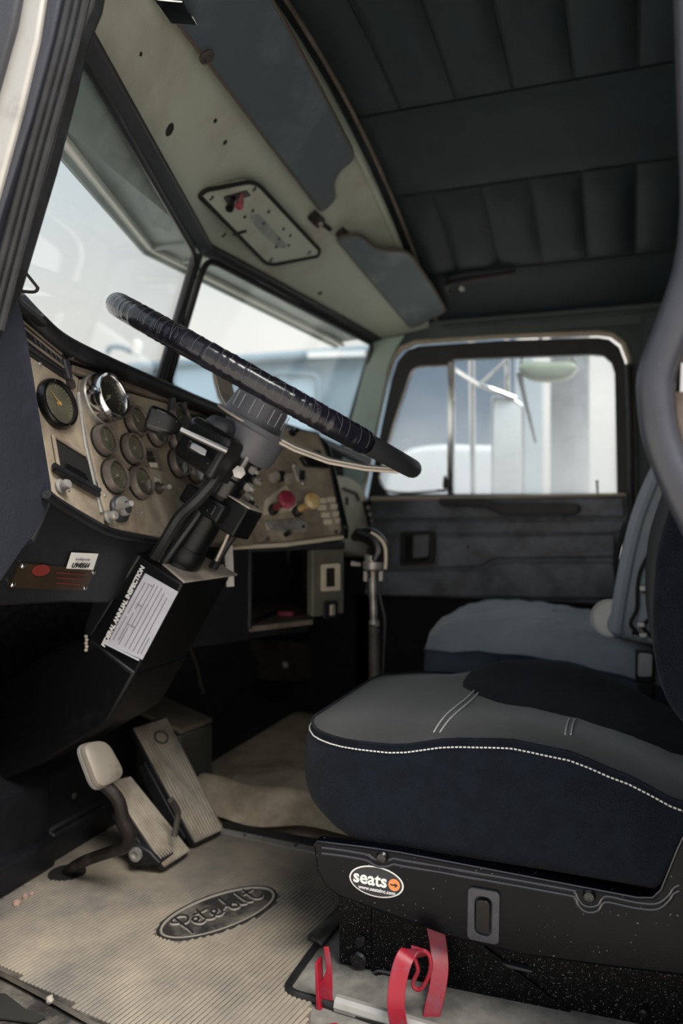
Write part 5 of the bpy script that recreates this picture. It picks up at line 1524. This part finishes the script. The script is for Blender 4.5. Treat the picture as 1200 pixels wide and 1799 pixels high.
# rocker switch
ro = T(850, 1607); rx_ = (T(900, 1617) - T(800, 1598)).normalized(); sR = dist(ro) / FP
ry_ = (UP - rx_ * UP.dot(rx_)).normalized()
lo_, li_ = rrect(ro, rx_, ry_, 28 * sR, 46 * sR, 8 * sR), rrect(ro, rx_, ry_, 15 * sR, 34 * sR, 11 * sR)
b = B(); N3 = V((0, -1, 0)); rows = [b.vs(lo_), b.vs([p + N3 * .004 for p in lo_]), b.vs([p + N3 * .005 for p in li_]), b.vs([p + N3 * .0005 for p in li_])]
for r, s in zip(rows, rows[1:]):
    for i in range(len(r)): b.bm.faces.new((r[i], r[(i + 1) % len(r)], s[(i + 1) % len(r)], s[i]))
b.bm.faces.new(rows[3])
rs_ = b.build('lumbar_switch', 'plast', sh, .0008)
b = B(); L2 = rrect(ro, rx_, ry_, 12.5 * sR, 31 * sR, 9 * sR)
b.loft([[p + N3 * (.001 + 0 * j) for p in L2], [p + N3 * (.0045 + .006 * max(0, (p - ro).dot(ry_) / (31 * sR)) - .003 * max(0, -(p - ro).dot(ry_) / (31 * sR)) * 0) for p in L2]]); b.build('rocker', 'gloss', rs_, .0012)
# suspension base
def Bs(px, py, y=1.115): return atY(px, py, y)
bz = lambda p: V((p.x, p.y, -.004))
fl_ = Bs(597, 1580); frt = Bs(1300, 1600)
b = B(); b.prism([Bs(597, 1560), Bs(1300, 1560), V((frt.x, 1.115, -.004)), V((fl_.x, 1.115, -.004))], (0, .40, 0)); base = b.build('suspension_base', 'base', ds, .004)
b = B(); b.prism([Bs(596, 1572, 1.108), Bs(652, 1590, 1.108), Bs(652, 1700, 1.108), Bs(596, 1690, 1.108)], (0, .01, 0)); b.build('corner_plate', 'base', ds, .001)
b = B(); b.prism([Bs(652, 1585, 1.11), Bs(820, 1640, 1.11), Bs(1030, 1800, 1.11), Bs(1050, 1900, 1.11), Bs(652, 1900, 1.11)], (0, .008, 0)); b.build('scissor_plate', 'base', ds, .001)
b = B(); b.prism([Bs(880, 1692, 1.105), Bs(936, 1706, 1.105), Bs(934, 1710, 1.105), Bs(895, 1702, 1.105)], (0, .01, 0)); b.build('pressed_slot', 'plast', ds, .001)
for q, r in (((635, 1651), .009), ((631, 1685), .013), ((664, 1720), .009), ((690, 1727), .008), ((1130, 1776), .007)):
    b = B(); b.lathe([(r, 0), (r, .004), (r * .75, .007), (0, .008)], Bs(*q, 1.108), (0, -1, 0), 8 if r > .01 else 14); b.build('bolt', 'gloss', ds)
b = B(); b.tube(smooth([Bs(*q, 1.107) for q in ((655, 1712), (665, 1706), (690, 1711), (704, 1720))], 4), .0025, 6); b.build('bolt_washer', 'plast', ds)
# rail on the floor in front of the base
b = B(); b.tube([atZ(592, 1762, .006), atZ(705, 1796, .006), atZ(800, 1825, .006)], .011, 10); tag(b.build('seat_rail', 'alum'), 'grey round rail on the floor in front of the seat base', 'rail')

# ------------------------------------------------------------------ red bracket beside the seat
rb = root('extinguisher_bracket', atZ(690, 1830, 0), 'empty red metal extinguisher bracket with a clip, in front of the seat base', 'bracket')
YB = 1.0
def RB(px, py, y=YB): return atY(px, py, y)
def ribbon(path, wpx, name, label=None, th=.0022):
    """flat band: path is (px, py, Y); width in px across the picture gives the band's true half width"""
    b = B()
    rows = []
    pts = smooth([atY(x, y, yy) for x, y, yy in path], 5)
    for i, p in enumerate(pts):
        t = (pts[min(i + 1, len(pts) - 1)] - pts[max(i - 1, 0)]).normalized()
        u = V((1, .35, 0)); u = (u - t * u.dot(t)).normalized(); n_ = t.cross(u)
        hw = wpx * dist(p) / FP / 2
        rows.append([p - u * hw - n_ * th, p + u * hw - n_ * th, p + u * hw + n_ * th, p - u * hw + n_ * th])
    b.loft(rows); o = b.build(name, 'red', rb, .0008)
    if label: lab(o, label)
    return o
ribbon(((762, 1615, 1.094), (770, 1660, 1.085), (773, 1700, 1.07), (768, 1740, 1.055), (758, 1785, 1.04), (748, 1860, 1.02)), 30, 'back_strap')
ribbon(((742, 1678, 1.03), (722, 1672, 1.01), (708, 1690, .995), (698, 1730, .985), (696, 1770, .98), (702, 1810, .985), (710, 1870, .99)), 31, 'front_band')
b = B(); b.tube(smooth([RB(*q, 1.02) for q in ((723, 1664), (735, 1668), (751, 1674), (757, 1690), (754, 1712), (742, 1735), (732, 1738), (725, 1728), (734, 1706), (731, 1690), (728, 1680))], 4), .0028, 8); b.build('clip_wire', 'red', rb)
b = B(); b.prism([RB(*q, 1.01) for q in ((568, 1664), (577, 1664), (583, 1700), (584, 1775), (596, 1790), (606, 1830), (556, 1830), (553, 1700), (556, 1692), (558, 1730), (567, 1720), (573, 1705), (571, 1690))], (0, .003, 0)); b.build('side_flange', 'red', rb, .001)
b = B(); b.prism([RB(*q, 1.0) for q in ((553, 1692), (557, 1694), (561, 1760), (575, 1830), (556, 1830))], (0, .02, 0)); b.build('side_web', 'red', rb, .001)
b = B(); b.prism([atZ(*q, .012) for q in ((556, 1805), (590, 1800), (640, 1822), (640, 1870), (556, 1870))], (0, 0, .003)); b.build('foot_plate', 'red', rb, .001)

# ------------------------------------------------------------------ passenger seat
ps = root('passenger_seat', (-.1, 2.05, 0), 'passenger seat under a loose blue grey cloth cover, against the far door', 'seat')
b = B()
PX0, PX1, PY0, PY1 = -.47, .12, 1.82, 2.32
o = V(((PX0 + PX1) / 2, (PY0 + PY1) / 2, 0))
plan = resample((lambda P: P + [P[0]])(rrect(o, V((1, 0, 0)), V((0, 1, 0)), (PX1 - PX0) / 2, (PY1 - PY0) / 2, .09, 8)), 73)[:-1]
def prow(s, z, wob, k0=0):
    z -= .026 if z > .3 else .01
    out = []
    for k, p in enumerate(plan):
        x = o.x + (p.x - o.x) * s; y = o.y + (p.y - o.y) * s
        f = 1 - .16 * (x - PX0) / (PX1 - PX0)
        zz = z if z < .3 else z * f + .03 * math.sin((x - PX0) * 5.5) * 1
        wv = wob * (math.sin(k * .9 + k0) + .6 * math.sin(k * 2.3 + 2 * k0))
        d = V((p.x - o.x, p.y - o.y, 0)).normalized() * wv
        out.append(V((x, y, zz + wob * .5 * math.sin(k * 1.7 + k0))) + d)
    return out
rows = [prow(.03, .452, 0), prow(.35, .454, .001), prow(.6, .450, .004, 1), prow(.78, .441, .005, 2), prow(.90, .424, .006, 3), prow(.97, .398, .005, 3.6), prow(1.0, .366, .004, 4)]
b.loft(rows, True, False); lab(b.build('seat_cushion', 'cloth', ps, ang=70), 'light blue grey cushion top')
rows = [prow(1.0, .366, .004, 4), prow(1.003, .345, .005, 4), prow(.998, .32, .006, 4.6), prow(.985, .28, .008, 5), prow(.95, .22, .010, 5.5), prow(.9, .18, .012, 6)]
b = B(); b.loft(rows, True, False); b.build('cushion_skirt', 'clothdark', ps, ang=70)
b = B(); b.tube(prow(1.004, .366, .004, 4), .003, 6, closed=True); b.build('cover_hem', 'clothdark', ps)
b = B(); b.prism([V((-.36, 1.9, 0)), V((.1, 1.9, 0)), V((.1, 1.9, .22)), V((-.36, 1.9, .22))], (0, .36, 0)); b.build('seat_pedestal', 'insul', ps)
bk = [atY(*q, 1.86) for q in ((1078, 1120), (1086, 1060), (1098, 985), (1116, 915), (1140, 850), (1170, 790), (1230, 700), (1300, 640), (1380, 640), (1400, 1120))]
b = B(); b.prism(smooth(bk, 3, True), (0, .44, 0)); b.build('backrest', 'cloth', ps, .03, 4)
b = B(); b.tube(smooth([atY(*q, 1.865) for q in ((1082, 1110), (1090, 1050), (1104, 975), (1122, 905), (1146, 845), (1176, 790))], 4), .016, 10); lab(b.build('backrest_edge', 'clothgrey', ps), 'pale edge of the backrest cover')
b = B(); b.prism([atY(*q, 1.835) for q in ((1122, 1110), (1120, 1060), (1130, 1000), (1150, 950), (1175, 900), (1200, 900), (1200, 1130), (1140, 1130))], (0, .01, 0)); b.build('cover_gap', 'clothgrey', ps, .003)
lc = [(1166, 903), (1152, 940), (1140, 972), (1125, 1005), (1120, 1035), (1119, 1070), (1108, 1095), (1118, 1110)]
b = B(); b.tube(smooth([atY(*q, 1.825) for q in lc], 4), .0042, 8)
for a, c in (((1130, 1032), (1145, 1050)), ((1130, 1042), (1146, 1022)), ((1128, 1098), (1150, 1080)), ((1126, 1100), (1146, 1120)), ((1110, 1112), (1150, 1116))):
    b.tube([atY(*a, 1.825), atY(*c, 1.825)], .004, 8)
b.build('lacing', 'groove', ps)
for q in ((1166, 904), (1155, 975), (1131, 1034), (1126, 1098), (1130, 1116)):
    b = B(); b.box(atY(*q, 1.818), V((.008, 0, 0)), V((0, .005, 0)), V((0, 0, .005))); b.build('lace_bead', 'white', ps, .003)
bu = root('belt_buckle', atY(1132, 1175, 1.8), 'grey seat belt buckle hanging between the two seats', 'buckle')
b = B(); b.prism(rpoly([atY(*q, 1.79) for q in ((1122, 1148), (1147, 1150), (1146, 1190), (1120, 1190))], .008), (0, .02, 0)); b.build('buckle_body', 'ltgrey', bu, .005, 3)
b = B(); b.prism([atY(*q, 1.80) for q in ((1116, 1142), (1152, 1145), (1150, 1200), (1116, 1198))], (0, .012, 0)); b.build('buckle_pouch', 'black', bu, .003)
b = B(); b.prism([atY(*q, 1.805) for q in ((1122, 1195), (1146, 1195), (1150, 1400), (1122, 1400))], (0, .006, 0)); b.build('belt_stalk', 'black', bu)
# white lid on the passenger cushion
ld = atY(1072, 1086, 1.9)
cd = root('paper_cup', ld, 'white paper cup lying on its side on the passenger seat', 'cup')
ax = (CAM - ld).normalized() + V((.1, 0, .25)); ax.normalize()
b = B(); b.lathe([(.030, -.09), (.040, -.002), (.043, 0), (.043, .003), (.0395, .002), (.039, -.004), (.039, -.003), (.036, -.004), (.033, -.003), (0, -.003)], ld, ax, 28, False); b.build('cup_wall', 'white', cd)
